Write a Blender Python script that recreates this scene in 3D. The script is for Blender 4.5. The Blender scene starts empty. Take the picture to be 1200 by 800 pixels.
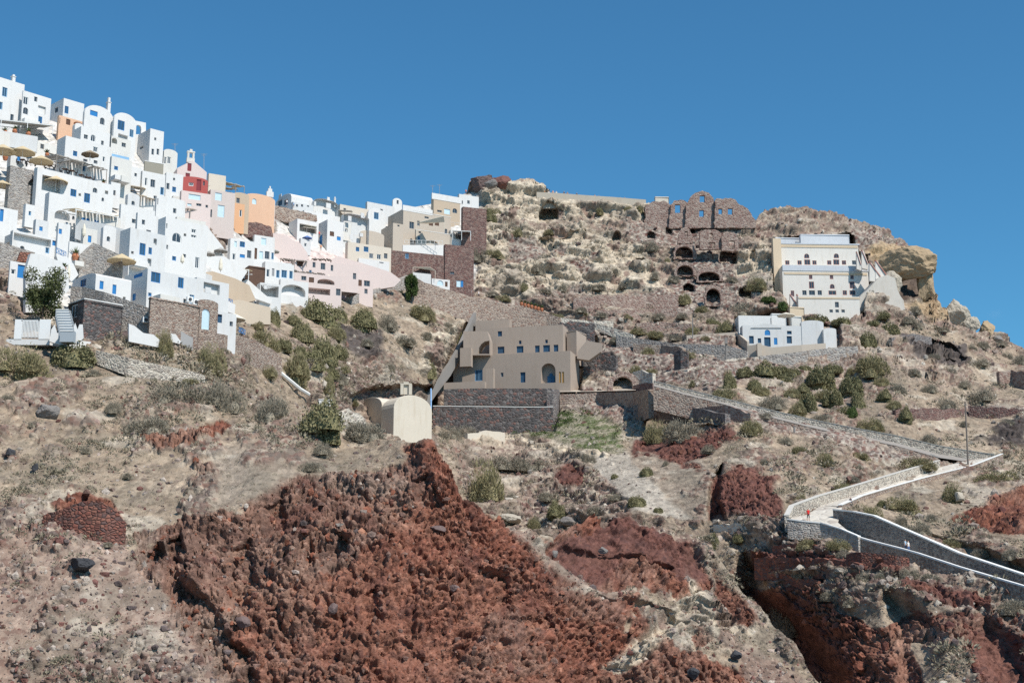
import bpy, bmesh, math, random
import numpy as np
SUN_EL, SUN_AZ, SUN_STR, SKY_STR, EXPO = 50, 136, 4.7, .095, 0.22
from mathutils import Vector
from mathutils.geometry import tessellate_polygon
random.seed(7)
RNG = np.random.default_rng(11)
F = 1667.0
TH = math.radians(12.0)
CT, ST = math.cos(TH), math.sin(TH)
C = bpy.context.scene.collection

def at(px, py, Y):
    """world point seen at photo coordinates (px,py) (1200x800) lying at distance Y in front of the viewpoint"""
    px = np.asarray(px, float); py = np.asarray(py, float); Y = np.asarray(Y, float)
    u = (px - 600) / F; v = (400 - py) / F
    dy = CT - v * ST; dz = ST + v * CT
    k = Y / dy
    return np.stack([u * k, Y + 0 * u + 0 * v, dz * k], -1)
def ray(px, py):
    u = (px - 600) / F; v = (400 - py) / F
    return np.array([u, CT - v * ST, ST + v * CT])
def proj(p):
    x, y, z = p
    d = y * CT + z * ST
    return 600 + F * x / d, 400 - F * (-y * ST + z * CT) / d

# ---------------------------------------------------------------- noise
def _h(ix, iy, iz, s):
    h = (ix.astype(np.uint32) * np.uint32(374761393)) ^ (iy.astype(np.uint32) * np.uint32(668265263)) ^ (iz.astype(np.uint32) * np.uint32(2246822519)) ^ np.uint32((s * 3266489917) & 0xffffffff)
    h = (h ^ (h >> np.uint32(15))) * np.uint32(2246822519)
    h = (h ^ (h >> np.uint32(13))) * np.uint32(3266489917)
    h = h ^ (h >> np.uint32(16))
    return h
def _r(h): return (h & np.uint32(0xffffff)).astype(np.float32) / np.float32(0xffffff)
def vnoise(P, f, s=0):
    Q = P * f
    I = np.floor(Q).astype(np.int32); W = (Q - I).astype(np.float32)
    W = W * W * (3 - 2 * W)
    out = 0
    for dx in (0, 1):
        wx = W[..., 0] if dx else 1 - W[..., 0]
        for dy in (0, 1):
            wy = W[..., 1] if dy else 1 - W[..., 1]
            for dz in (0, 1):
                wz = W[..., 2] if dz else 1 - W[..., 2]
                out = out + wx * wy * wz * _r(_h(I[..., 0] + dx, I[..., 1] + dy, I[..., 2] + dz, s))
    return out
def fbm(P, f, o=4, s=0, g=.5):
    a = 1.0; t = 0; n = 0
    for i in range(o):
        t = t + a * vnoise(P, f * 2.03 ** i, s + i * 7); n += a; a *= g
    return t / n
def worley(P, f, s=0):
    Q = P * f
    I = np.floor(Q).astype(np.int32); W = (Q - I).astype(np.float32)
    d1 = np.full(P.shape[:-1], 9., np.float32); d2 = d1.copy(); cid = np.zeros(P.shape[:-1], np.float32)
    for dx in (-1, 0, 1):
        for dy in (-1, 0, 1):
            for dz in (-1, 0, 1):
                h = _h(I[..., 0] + dx, I[..., 1] + dy, I[..., 2] + dz, s)
                ox = dx + _r(h) - W[..., 0]; h2 = h * np.uint32(2654435761) + np.uint32(17); h2 ^= h2 >> np.uint32(14)
                oy = dy + _r(h2) - W[..., 1]; h3 = h2 * np.uint32(1597334677) + np.uint32(91); h3 ^= h3 >> np.uint32(13)
                oz = dz + _r(h3) - W[..., 2]
                d = ox * ox + oy * oy + oz * oz
                h4 = h3 * np.uint32(2246822519); h4 ^= h4 >> np.uint32(15)
                m = d < d1
                d2 = np.where(m, d1, np.minimum(d2, d)); cid = np.where(m, _r(h4), cid); d1 = np.where(m, d, d1)
    return np.sqrt(d1), np.sqrt(d2), cid
def sstep(a, b, x):
    t = np.clip((x - a) / (b - a), 0, 1); return t * t * (3 - 2 * t)

def polydist(X, Y, poly):
    """signed distance in photo pixels, positive inside"""
    poly = np.asarray(poly, float); n = len(poly)
    D = np.full(X.shape, 1e9); ins = np.zeros(X.shape, bool)
    for i in range(n):
        x0, y0 = poly[i]; x1, y1 = poly[(i + 1) % n]
        ex, ey = x1 - x0, y1 - y0
        t = np.clip(((X - x0) * ex + (Y - y0) * ey) / (ex * ex + ey * ey + 1e-9), 0, 1)
        D = np.minimum(D, (X - x0 - t * ex) ** 2 + (Y - y0 - t * ey) ** 2)
        if y0 != y1:
            c = ((y0 > Y) != (y1 > Y)) & (X < ex * (Y - y0) / (y1 - y0) + x0)
            ins ^= c
    D = np.sqrt(D)
    return np.where(ins, D, -D)
def inmask(X, Y, poly, soft):
    poly = np.asarray(poly, float)
    out = np.zeros(X.shape, np.float32)
    b = (X > poly[:, 0].min() - soft) & (X < poly[:, 0].max() + soft) & (Y > poly[:, 1].min() - soft) & (Y < poly[:, 1].max() + soft)
    if b.any(): out[b] = sstep(-soft, soft, polydist(X[b], Y[b], poly))
    return out
def ell(cx, cy, w, h, n=16, rot=0):
    return [(cx + w / 2 * math.cos(a) * math.cos(rot) - h / 2 * math.sin(a) * math.sin(rot), cy + w / 2 * math.cos(a) * math.sin(rot) + h / 2 * math.sin(a) * math.cos(rot)) for a in [2 * math.pi * i / n for i in range(n)]]
def archp(cx, cy, w, h):
    """arch opening polygon centred on cx,cy"""
    p = [(cx - w / 2, cy + h / 2), (cx + w / 2, cy + h / 2)]
    r = min(h * .6, w * .55)
    return p + [(cx + w / 2 * math.cos(a), cy - h / 2 + r - r * math.sin(a)) for a in [math.pi * i / 8 for i in range(9)]]

class RBF:
    def __init__(s, pts):
        s.p = np.array([(a / 100., b / 100.) for a, b, c in pts]); v = np.array([c for a, b, c in pts], float)
        n = len(pts); A = np.zeros((n + 3, n + 3))
        A[:n, :n] = np.sqrt(((s.p[:, None] - s.p[None]) ** 2).sum(-1)); A[:n, n] = 1; A[:n, n + 1:] = s.p
        A[n, :n] = 1; A[n + 1:, :n] = s.p.T
        s.w = np.linalg.solve(A, np.concatenate([v, [0, 0, 0]]))
    def __call__(s, X, Y):
        X = np.asarray(X, float) / 100; Y = np.asarray(Y, float) / 100
        o = s.w[-3] + s.w[-2] * X + s.w[-1] * Y
        for (a, b), w in zip(s.p, s.w): o = o + w * np.sqrt((X - a) ** 2 + (Y - b) ** 2 + .002)
        return o

# ---------------------------------------------------------------- mesh / object helpers
def link(name, me, mats, parent=None, label=None, cat=None, group=None, kind=None):
    o = bpy.data.objects.new(name, me); C.objects.link(o)
    for m in (mats if isinstance(mats, (list, tuple)) else [mats]): me.materials.append(m)
    if parent is not None: o.parent = parent
    tag(o, label, cat, group, kind); return o
def tag(o, label=None, cat=None, group=None, kind=None):
    if label: o['label'] = label
    if cat: o['category'] = cat
    if group: o['group'] = group
    if kind: o['kind'] = kind
    return o
def thing(name, loc, label, cat, group=None):
    o = bpy.data.objects.new(name, None); C.objects.link(o); o.location = loc; o.empty_display_size = .3
    return tag(o, label, cat, group)
def npmesh(name, V, Fq, smooth=False, cols=None, tri=False):
    me = bpy.data.meshes.new(name); n = len(V); k = 3 if tri else 4
    me.vertices.add(n); me.vertices.foreach_set('co', np.asarray(V, np.float32).ravel())
    m = len(Fq); me.loops.add(m * k); me.loops.foreach_set('vertex_index', np.asarray(Fq, np.int32).ravel())
    me.polygons.add(m); me.polygons.foreach_set('loop_start', np.arange(0, m * k, k, dtype=np.int32))
    me.polygons.foreach_set('use_smooth', np.full(m, smooth))
    if cols is not None:
        a = me.color_attributes.new('Col', 'FLOAT_COLOR', 'POINT')
        a.data.foreach_set('color', np.concatenate([cols, np.ones((n, 1))], 1).astype(np.float32).ravel())
    me.update(calc_edges=True); return me

class MB:
    def __init__(s, org=(0, 0, 0)): s.v = []; s.f = []; s.mi = []; s.o = np.array(org, float)
    def add(s, vs, fs, mi=0):
        k = len(s.v); s.v += [tuple(np.array(p, float) - s.o) for p in vs]; s.f += [tuple(k + i for i in f) for f in fs]; s.mi += [mi] * len(fs); return s
    def hexa(s, p, ax, ay, az, mi=0):
        p, ax, ay, az = (np.array(q, float) for q in (p, ax, ay, az))
        vs = [p, p + ax, p + ax + ay, p + ay]; vs += [q + az for q in vs]
        return s.add(vs, [(0, 3, 2, 1), (4, 5, 6, 7), (0, 1, 5, 4), (1, 2, 6, 5), (2, 3, 7, 6), (3, 0, 4, 7)], mi)
    def box(s, c, sx, sy, sz, rz=0, mi=0):
        """c = centre of the base"""
        a = np.array([math.cos(rz), math.sin(rz), 0]); b = np.array([-math.sin(rz), math.cos(rz), 0])
        return s.hexa(np.array(c, float) - a * sx / 2 - b * sy / 2, a * sx, b * sy, (0, 0, sz), mi)
    def bar(s, p, q, r, n=5, r2=None, mi=0):
        p, q = np.array(p, float), np.array(q, float); d = q - p; L = np.linalg.norm(d) + 1e-9; d /= L
        a = np.cross(d, (0, 0, 1) if abs(d[2]) < .9 else (1, 0, 0)); a /= np.linalg.norm(a); b = np.cross(d, a); r2 = r if r2 is None else r2
        vs = [p + r * (a * math.cos(t) + b * math.sin(t)) for t in [2 * math.pi * i / n for i in range(n)]] + [q + r2 * (a * math.cos(t) + b * math.sin(t)) for t in [2 * math.pi * i / n for i in range(n)]]
        return s.add(vs, [(i, (i + 1) % n, n + (i + 1) % n, n + i) for i in range(n)] + [tuple(range(n - 1, -1, -1)), tuple(range(n, 2 * n))], mi)
    def lathe(s, c, prof, n=12, mi=0):
        c = np.array(c, float); vs = []
        for r, z in prof: vs += [c + (r * math.cos(2 * math.pi * i / n), r * math.sin(2 * math.pi * i / n), z) for i in range(n)]
        fs = []
        for k in range(len(prof) - 1): fs += [(k * n + i, k * n + (i + 1) % n, (k + 1) * n + (i + 1) % n, (k + 1) * n + i) for i in range(n)]
        fs += [tuple(range(n - 1, -1, -1)), tuple((len(prof) - 1) * n + i for i in range(n))]
        return s.add(vs, fs, mi)
    def facade(s, o, a, up, n, outline, holes, depth, back=True, mi=0):
        """flat wall (outline, holes in wall coordinates) with reveals of the given depth behind every hole"""
        o, a, up, n = (np.array(q, float) for q in (o, a, up, n))
        W = lambda p, k=0: o + a * p[0] + up * p[1] - n * k
        loops = [outline] + holes
        tris = tessellate_polygon([[Vector((p[0], p[1], 0)) for p in L] for L in loops])
        allp = [p for L in loops for p in L]
        s.add([W(p) for p in allp], [tuple(t) for t in tris], mi)
        for h, hd in zip(holes, depth if isinstance(depth, (list, tuple)) else [depth] * len(holes)):
            m = len(h); vs = [W(p) for p in h] + [W(p, hd) for p in h]
            fs = [(i, (i + 1) % m, m + (i + 1) % m, m + i) for i in range(m)]
            if back: fs.append(tuple(range(m, 2 * m)))
            s.add(vs, fs, mi)
        return s
    def build(s, name, mats, parent=None, smooth=False, **kw):
        me = bpy.data.meshes.new(name); me.from_pydata(s.v, [], s.f); me.update()
        if smooth: me.polygons.foreach_set('use_smooth', [True] * len(me.polygons))
        if any(s.mi): me.polygons.foreach_set('material_index', s.mi)
        bm = bmesh.new(); bm.from_mesh(me); bmesh.ops.recalc_face_normals(bm, faces=bm.faces); bm.to_mesh(me); bm.free()
        o = link(name, me, mats, parent, **kw)
        if parent is None: o.location = tuple(s.o)
        return o

# ---------------------------------------------------------------- materials
def newmat(name):
    m = bpy.data.materials.new(name); m.use_nodes = True; nt = m.node_tree; b = nt.nodes['Principled BSDF']
    b.inputs['Roughness'].default_value = .9; b.inputs['Specular IOR Level'].default_value = .15
    return m, nt, b
def nd(nt, t, **kw):
    n = nt.nodes.new(t)
    for k, v in kw.items():
        if k in n.inputs: n.inputs[k].default_value = v
        else: setattr(n, k, v)
    return n
def mixc(nt, fac, a, b, bt='MIX'):
    n = nt.nodes.new('ShaderNodeMix'); n.data_type = 'RGBA'; n.blend_type = bt
    for s, v in ((n.inputs[0], fac), (n.inputs[6], a), (n.inputs[7], b)):
        if hasattr(v, 'is_linked') or isinstance(v, bpy.types.NodeSocket): nt.links.new(v, s)
        elif isinstance(v, (int, float)): s.default_value = v
        else: s.default_value = (*v, 1)
    return n.outputs[2]
def ramp(nt, fac, stops, interp='LINEAR'):
    n = nt.nodes.new('ShaderNodeValToRGB'); r = n.color_ramp; r.interpolation = interp
    while len(r.elements) < len(stops): r.elements.new(.5)
    for e, (p, c) in zip(r.elements, stops): e.position = p; e.color = (*c, 1) if len(c) == 3 else c
    nt.links.new(fac, n.inputs[0]); return n.outputs[0]
def geo(nt):
    return nt.nodes.new('ShaderNodeNewGeometry').outputs['Position']
def noise(nt, vec, scale, detail=4, rough=.6):
    n = nd(nt, 'ShaderNodeTexNoise', Scale=scale, Detail=detail, Roughness=rough); nt.links.new(vec, n.inputs['Vector']); return n.outputs[0]
def bump(nt, b, h, strength, dist):
    n = nd(nt, 'ShaderNodeBump', Strength=strength, Distance=dist); nt.links.new(h, n.inputs['Height']); nt.links.new(n.outputs[0], b.inputs['Normal'])
_M = {}
def plaster(col, var=.12, stain=.25, key=None):
    k = ('pl', tuple(col), var, stain)
    if k in _M: return _M[k]
    m, nt, b = newmat('plaster'); v = geo(nt)
    dark = tuple(c * (1 - var) for c in col); st = tuple(c * f for c, f in zip(col, (.72, .66, .58)))
    c1 = mixc(nt, noise(nt, v, .35, 5, .65), dark, tuple(min(c * 1.04, .9) for c in col))
    mp = nd(nt, 'ShaderNodeMapping'); mp.inputs['Scale'].default_value = (1.2, 1.2, .22); nt.links.new(v, mp.inputs[0])
    s = ramp(nt, noise(nt, mp.outputs[0], 1.1, 5, .7), [(.52, (0, 0, 0)), (.75, (stain,) * 3)])
    c2 = mixc(nt, s, c1, st)
    c3 = mixc(nt, .35, c2, mixc(nt, noise(nt, v, 6, 3, .6), tuple(c * .8 for c in col), tuple(min(c * 1.05, .92) for c in col)))
    nt.links.new(c3, b.inputs['Base Color']); bump(nt, b, noise(nt, v, 4, 4, .6), .25, .06)
    _M[k] = m; return m
def stone(pal, mortar, scale=3.0, ew=.07, key=None, bumpd=.12):
    k = ('st', tuple(map(tuple, pal)), tuple(mortar), scale, ew)
    if k in _M: return _M[k]
    m, nt, b = newmat('rubble_stone'); v = geo(nt)
    scale *= .55; wv = nd(nt, 'ShaderNodeMapping'); wv.inputs['Scale'].default_value = (1, 1, 1.35); nt.links.new(v, wv.inputs[0])
    vo = nd(nt, 'ShaderNodeTexVoronoi', Scale=scale); nt.links.new(wv.outputs[0], vo.inputs['Vector'])
    ed = nd(nt, 'ShaderNodeTexVoronoi', Scale=scale, feature='DISTANCE_TO_EDGE'); nt.links.new(wv.outputs[0], ed.inputs['Vector'])
    sep = nt.nodes.new('ShaderNodeSeparateColor'); nt.links.new(vo.outputs['Color'], sep.inputs[0])
    n = len(pal); cs = ramp(nt, sep.outputs[0], [(i / n, p) for i, p in enumerate(pal)], 'CONSTANT')
    cs = mixc(nt, .3, cs, mixc(nt, noise(nt, v, .35, 4, .6), tuple(x * .5 for x in pal[0]), tuple(x * 1.45 for x in pal[0])), 'MIX')
    em = ramp(nt, ed.outputs['Distance'], [(ew * .5, (1, 1, 1)), (ew * 1.3, (0, 0, 0))])
    c = mixc(nt, em, cs, mortar)
    c = mixc(nt, .5, c, mixc(nt, noise(nt, v, 9, 3, .6), tuple(x * .8 for x in (.5, .5, .5)), (.7, .7, .7)), 'OVERLAY')
    nt.links.new(c, b.inputs['Base Color'])
    bump(nt, b, ramp(nt, ed.outputs['Distance'], [(0, (0, 0, 0)), (.25, (1, 1, 1))]), .8, bumpd)
    _M[k] = m; return m
def flat(col, rough=.6, var=.1, name='paint', metal=0):
    k = ('fl', tuple(col), rough, var)
    if k in _M: return _M[k]
    m, nt, b = newmat(name); v = geo(nt)
    nt.links.new(mixc(nt, noise(nt, v, 3, 4, .6), tuple(c * (1 - var * 2) for c in col), tuple(min(1, c * (1 + var)) for c in col)), b.inputs['Base Color'])
    b.inputs['Roughness'].default_value = rough; b.inputs['Metallic'].default_value = metal
    _M[k] = m; return m
def leafmat(c1, c2, c3):
    k = ('lf', c1, c2, c3)
    if k in _M: return _M[k]
    m, nt, b = newmat('foliage'); v = geo(nt)
    oi = nt.nodes.new('ShaderNodeObjectInfo')
    base = mixc(nt, oi.outputs['Random'], c1, c2)
    c = mixc(nt, ramp(nt, noise(nt, v, 1.3, 3, .6), [(.4, (0, 0, 0)), (.65, (1, 1, 1))]), base, c3)
    c = mixc(nt, .6, c, mixc(nt, noise(nt, v, 7, 2, .5), (.3, .3, .3), (.75, .75, .72)), 'OVERLAY')
    nt.links.new(c, b.inputs['Base Color']); b.inputs['Specular IOR Level'].default_value = .05
    _M[k] = m; return m
def groundmat():
    m, nt, b = newmat('ground_rock_and_soil'); v = geo(nt)
    mp = nd(nt, 'ShaderNodeMapping'); mp.inputs['Scale'].default_value = (1, .4, 1.15); nt.links.new(v, mp.inputs[0]); v = mp.outputs[0]
    a = nd(nt, 'ShaderNodeAttribute', attribute_name='Col')
    f = ramp(nt, noise(nt, v, .9, 7, .68), [(.3, (.6, .6, .6)), (.5, (1, 1, 1)), (.72, (1.3, 1.27, 1.23))])
    c = mixc(nt, 1.0, a.outputs['Color'], f, 'MULTIPLY')
    vo = nd(nt, 'ShaderNodeTexVoronoi', Scale=1.7); nt.links.new(v, vo.inputs['Vector'])
    sep = nt.nodes.new('ShaderNodeSeparateColor'); nt.links.new(vo.outputs['Color'], sep.inputs[0])
    sp = ramp(nt, sep.outputs[0], [(0, (.5, .47, .46)), (.1, (.85, .83, .81)), (.4, (1, 1, 1)), (.9, (1.35, 1.34, 1.32))], 'CONSTANT')
    c = mixc(nt, .45, c, mixc(nt, 1.0, c, sp, 'MULTIPLY'))
    nt.links.new(c, b.inputs['Base Color']); b.inputs['Specular IOR Level'].default_value = .05
    bump(nt, b, noise(nt, v, 1.6, 7, .7), .9, .4)
    return m
# ================================================================ TERRAIN
# palettes: surface colours; the headland hollow's browns hold painted shade
PAL = {
 'soil':   ([(.34,.27,.20),(.275,.215,.16),(.41,.335,.255),(.20,.155,.125)], .35, .14),
 'gravel': ([(.305,.22,.175),(.235,.165,.13),(.36,.28,.225),(.17,.105,.085)], .25, .16),
 'scoria': ([(.255,.105,.07),(.195,.08,.056),(.29,.15,.105),(.13,.065,.052)], .9, .55),
 'scoria2':([(.22,.13,.10),(.165,.095,.075),(.29,.19,.145),(.12,.078,.066)], .9, .6),
 'maroon': ([(.175,.08,.065),(.13,.065,.055),(.21,.105,.08),(.10,.055,.05)], .6, .4),
 'tuff':   ([(.51,.435,.34),(.44,.37,.285),(.56,.49,.39),(.36,.295,.23)], .85, .3),
 'rubble': ([(.23,.185,.16),(.12,.09,.08),(.17,.085,.07),(.34,.29,.245),(.42,.37,.31)], .35, .3),
 'mixed':  ([(.37,.30,.235),(.30,.235,.185),(.20,.135,.115),(.45,.38,.30)], .6, .28),
 'scree':  ([(.42,.375,.315),(.37,.325,.27),(.46,.415,.35),(.33,.285,.24)], .2, .05),
 'bowl':   ([(.33,.27,.21),(.27,.22,.175),(.38,.32,.255),(.22,.175,.14)], .3, .08),
 'dark':   ([(.09,.075,.07),(.13,.11,.10),(.06,.05,.05),(.17,.14,.12)], .6, .4),
 'ochre':  ([(.43,.32,.20),(.34,.25,.165),(.47,.38,.27),(.26,.185,.125)], .6, .4),
 'cavern_shade': ([(.13,.10,.08),(.10,.075,.062),(.16,.12,.095),(.08,.06,.052)], .4, .2),  # browns darkened: shade under the overhang put into the ground colour
 'garden': ([(.33,.29,.22),(.10,.13,.05),(.38,.34,.28),(.15,.16,.07)], .12, .06),
 'white':  ([(.62,.60,.57),(.55,.53,.49),(.66,.64,.61),(.45,.42,.38)], .5, .03),
 'pink':   ([(.66,.54,.50),(.62,.50,.46),(.68,.57,.53),(.58,.46,.42)], .35, .03),
 'path':   ([(.50,.45,.38),(.45,.40,.34),(.54,.49,.42),(.40,.36,.31)], .05, .02),
}
KEYS = list(PAL)

class Sheet:
    def __init__(s, cols, nrow, crest, bottom, ctrl, rec, zones, base, seed, rollz):
        s.cols = np.asarray(cols, float); s.crest = lambda x: np.interp(x, [p[0] for p in crest], [p[1] for p in crest])
        s.bot = bottom; s.nrow = nrow; s.rbf = RBF(ctrl); s.rec = rec
        nc = len(cols); T = np.linspace(0, 1, nrow)[:, None]
        PX = np.repeat(s.cols[None], nrow, 0); b = s.bot(s.cols)[None]; c = s.crest(s.cols)[None]
        k = np.exp(-np.linspace(-2.5, 2.5, 61) ** 2); k /= k.sum(); cs = np.convolve(np.pad(c[0], 30, mode='edge'), k, 'valid')[None]; PY = b + T * (cs - b) + (c - cs) * T ** 7; s.PYg = PY
        D = s.rbf(PX, PY)
        P0 = at(PX, PY, D)
        dr = np.gradient(P0, axis=0); dc = np.gradient(P0, axis=1); N = np.cross(dc, dr); N /= np.linalg.norm(N, axis=-1, keepdims=True) + 1e-9
        N = np.where(N[..., 1:2] > 0, -N, N)
        R = s.recess(PX, PY)
        W0 = P0; P0 = (P0 * np.array((1, .35, 1.1))).astype(np.float32)
        N = N * .35 + np.array((0, -.62, .2)); N /= np.linalg.norm(N, axis=-1, keepdims=True)
        P = at(PX, PY, D + R)
        # ragged zone look-up
        w1 = (fbm(P0, .12, 4, seed) - .5) * 36 + (fbm(P0, .6, 3, seed + 5) - .5) * 12; w2 = (fbm(P0, .13, 4, seed + 40) - .5) * 30 + (fbm(P0, .7, 3, seed + 9) - .5) * 10
        nz = fbm(P0, .33, 5, seed + 131, .62)
        WT = {k: np.zeros(PX.shape, np.float32) for k in KEYS}; WT[base][:] = 1
        for key, poly, soft, rag in zones:
            mk = inmask(PX + w1 * rag, PY + w2 * rag, poly, soft)
            if rag >= 1.3: mk = sstep(.36, .64, mk + (nz - .5) * 9 * mk * (1 - mk))
            for k in KEYS: WT[k] *= (1 - mk)
            WT[key] += mk
        s.WT = WT
        wv = np.stack([fbm(P0, .8, 2, seed + 61 + i) - .5 for i in range(3)], -1) * .9
        f1, f2, cid = worley(P0 * (1, 1, 1.25) + wv, 1.6, seed + 3); g1, g2, gid = worley(P0 * (1, 1, 1.2) + wv * 1.3, .68, seed + 4)
        e1, e2, eid = worley(P0 * (1, 1, 1.2) + wv * .3, 3.6, seed + 8)
        n1 = fbm(P0, .3, 5, seed + 11, .6); n2 = fbm(P0 * (1, 1, 3.2), .13, 5, seed + 21, .55); n3 = fbm(P0, .07, 4, seed + 31, .55); n4 = fbm(P0, .13, 4, seed + 71, .55)
        ridg = 1 - np.abs(2 * fbm(P0 * (1, 1, 1.6), .22, 5, seed + 51, .55) - 1)
        bul = lambda f, k: np.sqrt(np.clip(1 - (f / k) ** 2, 0, 1))
        lump = 1.05 * bul(g1, .72) * sstep(.36, .66, n4) + .62 * bul(f1, .7) * (.35 + 1.1 * sstep(.35, .6, n1)) + .33 * bul(e1, .72) - .9
        crop = sstep(.54, .60, n4 * .6 + n1 * .4)      # where bedrock breaks through the soil
        ledge = .9 * sstep(.44, .475, n2) + .9 * sstep(.52, .55, n2) + .9 * sstep(.59, .62, n2) - 1.2
        pits = sstep(.5, .3, g1) * sstep(.62, .7, 1 - n4)
        disp = np.zeros(PX.shape, np.float32); col = np.zeros(PX.shape + (3,), np.float32)
        for k in KEYS:
            w = WT[k]
            if w.max() <= 0: continue
            pal, fa, la = PAL[k]; pal = np.array(pal)
            if k in ('tuff', 'ochre', 'mixed', 'dark', 'cavern_shade', 'rubble'): d = fa * (1.3 * ledge + 1.6 * (ridg - .75) + 2.4 * (n4 - .5) - .9 * pits) + la * lump * (.5 + crop)
            elif k.startswith('scoria') or k == 'maroon': d = fa * (3.4 * (n4 - .5) + 1.6 * (n1 - .5) + 1.3 * (ridg - .75)) + la * lump * 1.9
            elif k in ('soil', 'gravel', 'bowl'): d = fa * (4.5 * (n4 - .5) + 2.0 * (n1 - .5)) + (la * (.35 + 2.6 * crop)) * (lump + .3) + crop * .35
            else: d = fa * 2 * (n1 - .5) + la * lump * .6
            disp += w * d
            if k in ('rubble', 'mixed'):
                cr = np.where(k == 'rubble', cid, cid * .5 + .5 * np.clip((n1 - .3) * 2.5, 0, .999)); idx = np.minimum((cr * len(pal)).astype(int), len(pal) - 1); cc = pal[idx]
                cc = cc * .75 + .25 * pal[np.minimum((eid * len(pal)).astype(int), len(pal) - 1)]
            elif k == 'garden':
                t = sstep(.48, .54, fbm(P0 * (1, 1, 2), .45, 3, 91))[..., None]; cc = pal[0] * (1 - t) + pal[1] * t; cc = cc * .6 + .4 * pal[np.minimum((eid * 4).astype(int), 3)]
            else:
                t = np.clip((n1 - .32) * 2.6, 0, 1)[..., None]; cc = pal[1] * (1 - t) + pal[0] * t
                u = sstep(.45, .7, n3 * .5 + n2 * .5)[..., None] * .6; cc = cc * (1 - u) + pal[2] * u
                q = (cid < .12)[..., None] * .7; cc = cc * (1 - q) + pal[3] * q
                q = (eid > .9)[..., None] * .5; cc = cc * (1 - q) + pal[2] * 1.1 * q
            if k in ('soil', 'gravel', 'mixed', 'bowl'):
                q = (crop * (.75 if k != 'mixed' else .6))[..., None]; rp = np.array([(.20,.13,.11),(.13,.10,.09),(.28,.22,.18),(.17,.085,.07),(.36,.3,.24)])
                cc = cc * (1 - q) + q * rp[np.minimum((cid * 5).astype(int), 4)]
                q = (sstep(.56, .64, fbm(P0, .22, 4, seed + 83)) * .45)[..., None]; cc = cc * (1 - q) + q * np.array((.19, .165, .13))
                q = (sstep(.6, .68, fbm(P0 * (1, 1, 2), .17, 4, seed + 87)) * .5)[..., None]; cc = cc * (1 - q) + q * np.array((.50, .45, .37))
            if k == 'tuff':
                q = (sstep(.55, .62, fbm(P0 * (1, 1, 1.5), .2, 4, seed + 83)) * .6)[..., None]; cc = cc * (1 - q) + q * np.array((.25, .21, .175))
                q = (sstep(.6, .66, fbm(P0, .3, 4, seed + 97)) * .7)[..., None]; cc = cc * (1 - q) + q * np.array((.17, .10, .085))
            if k in ('scoria', 'scoria2'):
                q = (sstep(.5, .68, fbm(P0 * (1, 1, 1.5), .16, 4, seed + 83)) * .55)[..., None]; cc = cc * (1 - q) + q * np.array((.29, .17, .125))
                q = (sstep(.58, .68, fbm(P0, .25, 4, seed + 97)) * .5)[..., None]; cc = cc * (1 - q) + q * np.array((.12, .05, .042))
                q = (sstep(.54, .62, fbm(P0, .11, 5, seed + 141, .6)) * (.7 if k == 'scoria2' else .3))[..., None]; cc = cc * (1 - q) + q * np.array((.27, .20, .16)) * (.7 + .6 * cid[..., None])
                cc = cc * (.8 + .4 * eid[..., None])
            cc = cc * (.82 + .36 * fbm(P0, .9, 4, seed + 101, .6))[..., None]
            col += w[..., None] * cc
        edge = sstep(0, 30, PY - c) * .85 + .15 if False else 1
        P = P + N * disp[..., None]
        s.P = P
        # back of the hill: real ground rolling down behind the crest
        foot = P[:1] + np.array((0, 4.0, -24.0)) if s.nrow > 500 else P[:1] + np.array((0, -.5, -4.0))
        rows = [foot, P]; cr = P[-1]
        for dy, dz in rollz:
            rows.append((cr + np.stack([cr[:, 0] / cr[:, 1] * dy, np.full(nc, dy), np.full(nc, dz) + .6 * np.sin(s.cols * .11 + dy)], -1))[None])
        V = np.concatenate(rows); colb = np.concatenate([col[:1], col] + [col[-1:] * max(0, 1 - .3 * i) + np.array((.32, .26, .2)) * min(1, .3 * i) for i in range(len(rollz))])
        nr = V.shape[0]; i = np.arange(nr * nc).reshape(nr, nc)
        Fq = np.stack([i[:-1, :-1], i[:-1, 1:], i[1:, 1:], i[1:, :-1]], -1).reshape(-1, 4)
        s.mesh = npmesh('hillside', V.reshape(-1, 3), Fq, True, colb.reshape(-1, 3))
    def recess(s, X, Y):
        R = np.zeros(np.shape(X))
        for poly, d, soft in s.rec: R = R + d * inmask(np.asarray(X, float), np.asarray(Y, float), poly, soft)
        return R
    def D(s, px, py):
        X = np.array([float(px)]); Y = np.array([float(py)])
        return float((s.rbf(X, Y))[0])
    def DR(s, px, py):
        X = np.array([float(px)]); Y = np.array([float(py)]); return float((s.rbf(X, Y) + s.recess(X, Y))[0])
    def pos(s, px, py):
        c = np.clip(np.searchsorted(s.cols, px), 0, len(s.cols) - 1); return s.P[int(np.clip(np.searchsorted(-s.PYg[:, c], -py), 0, s.nrow - 1)), c]

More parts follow.
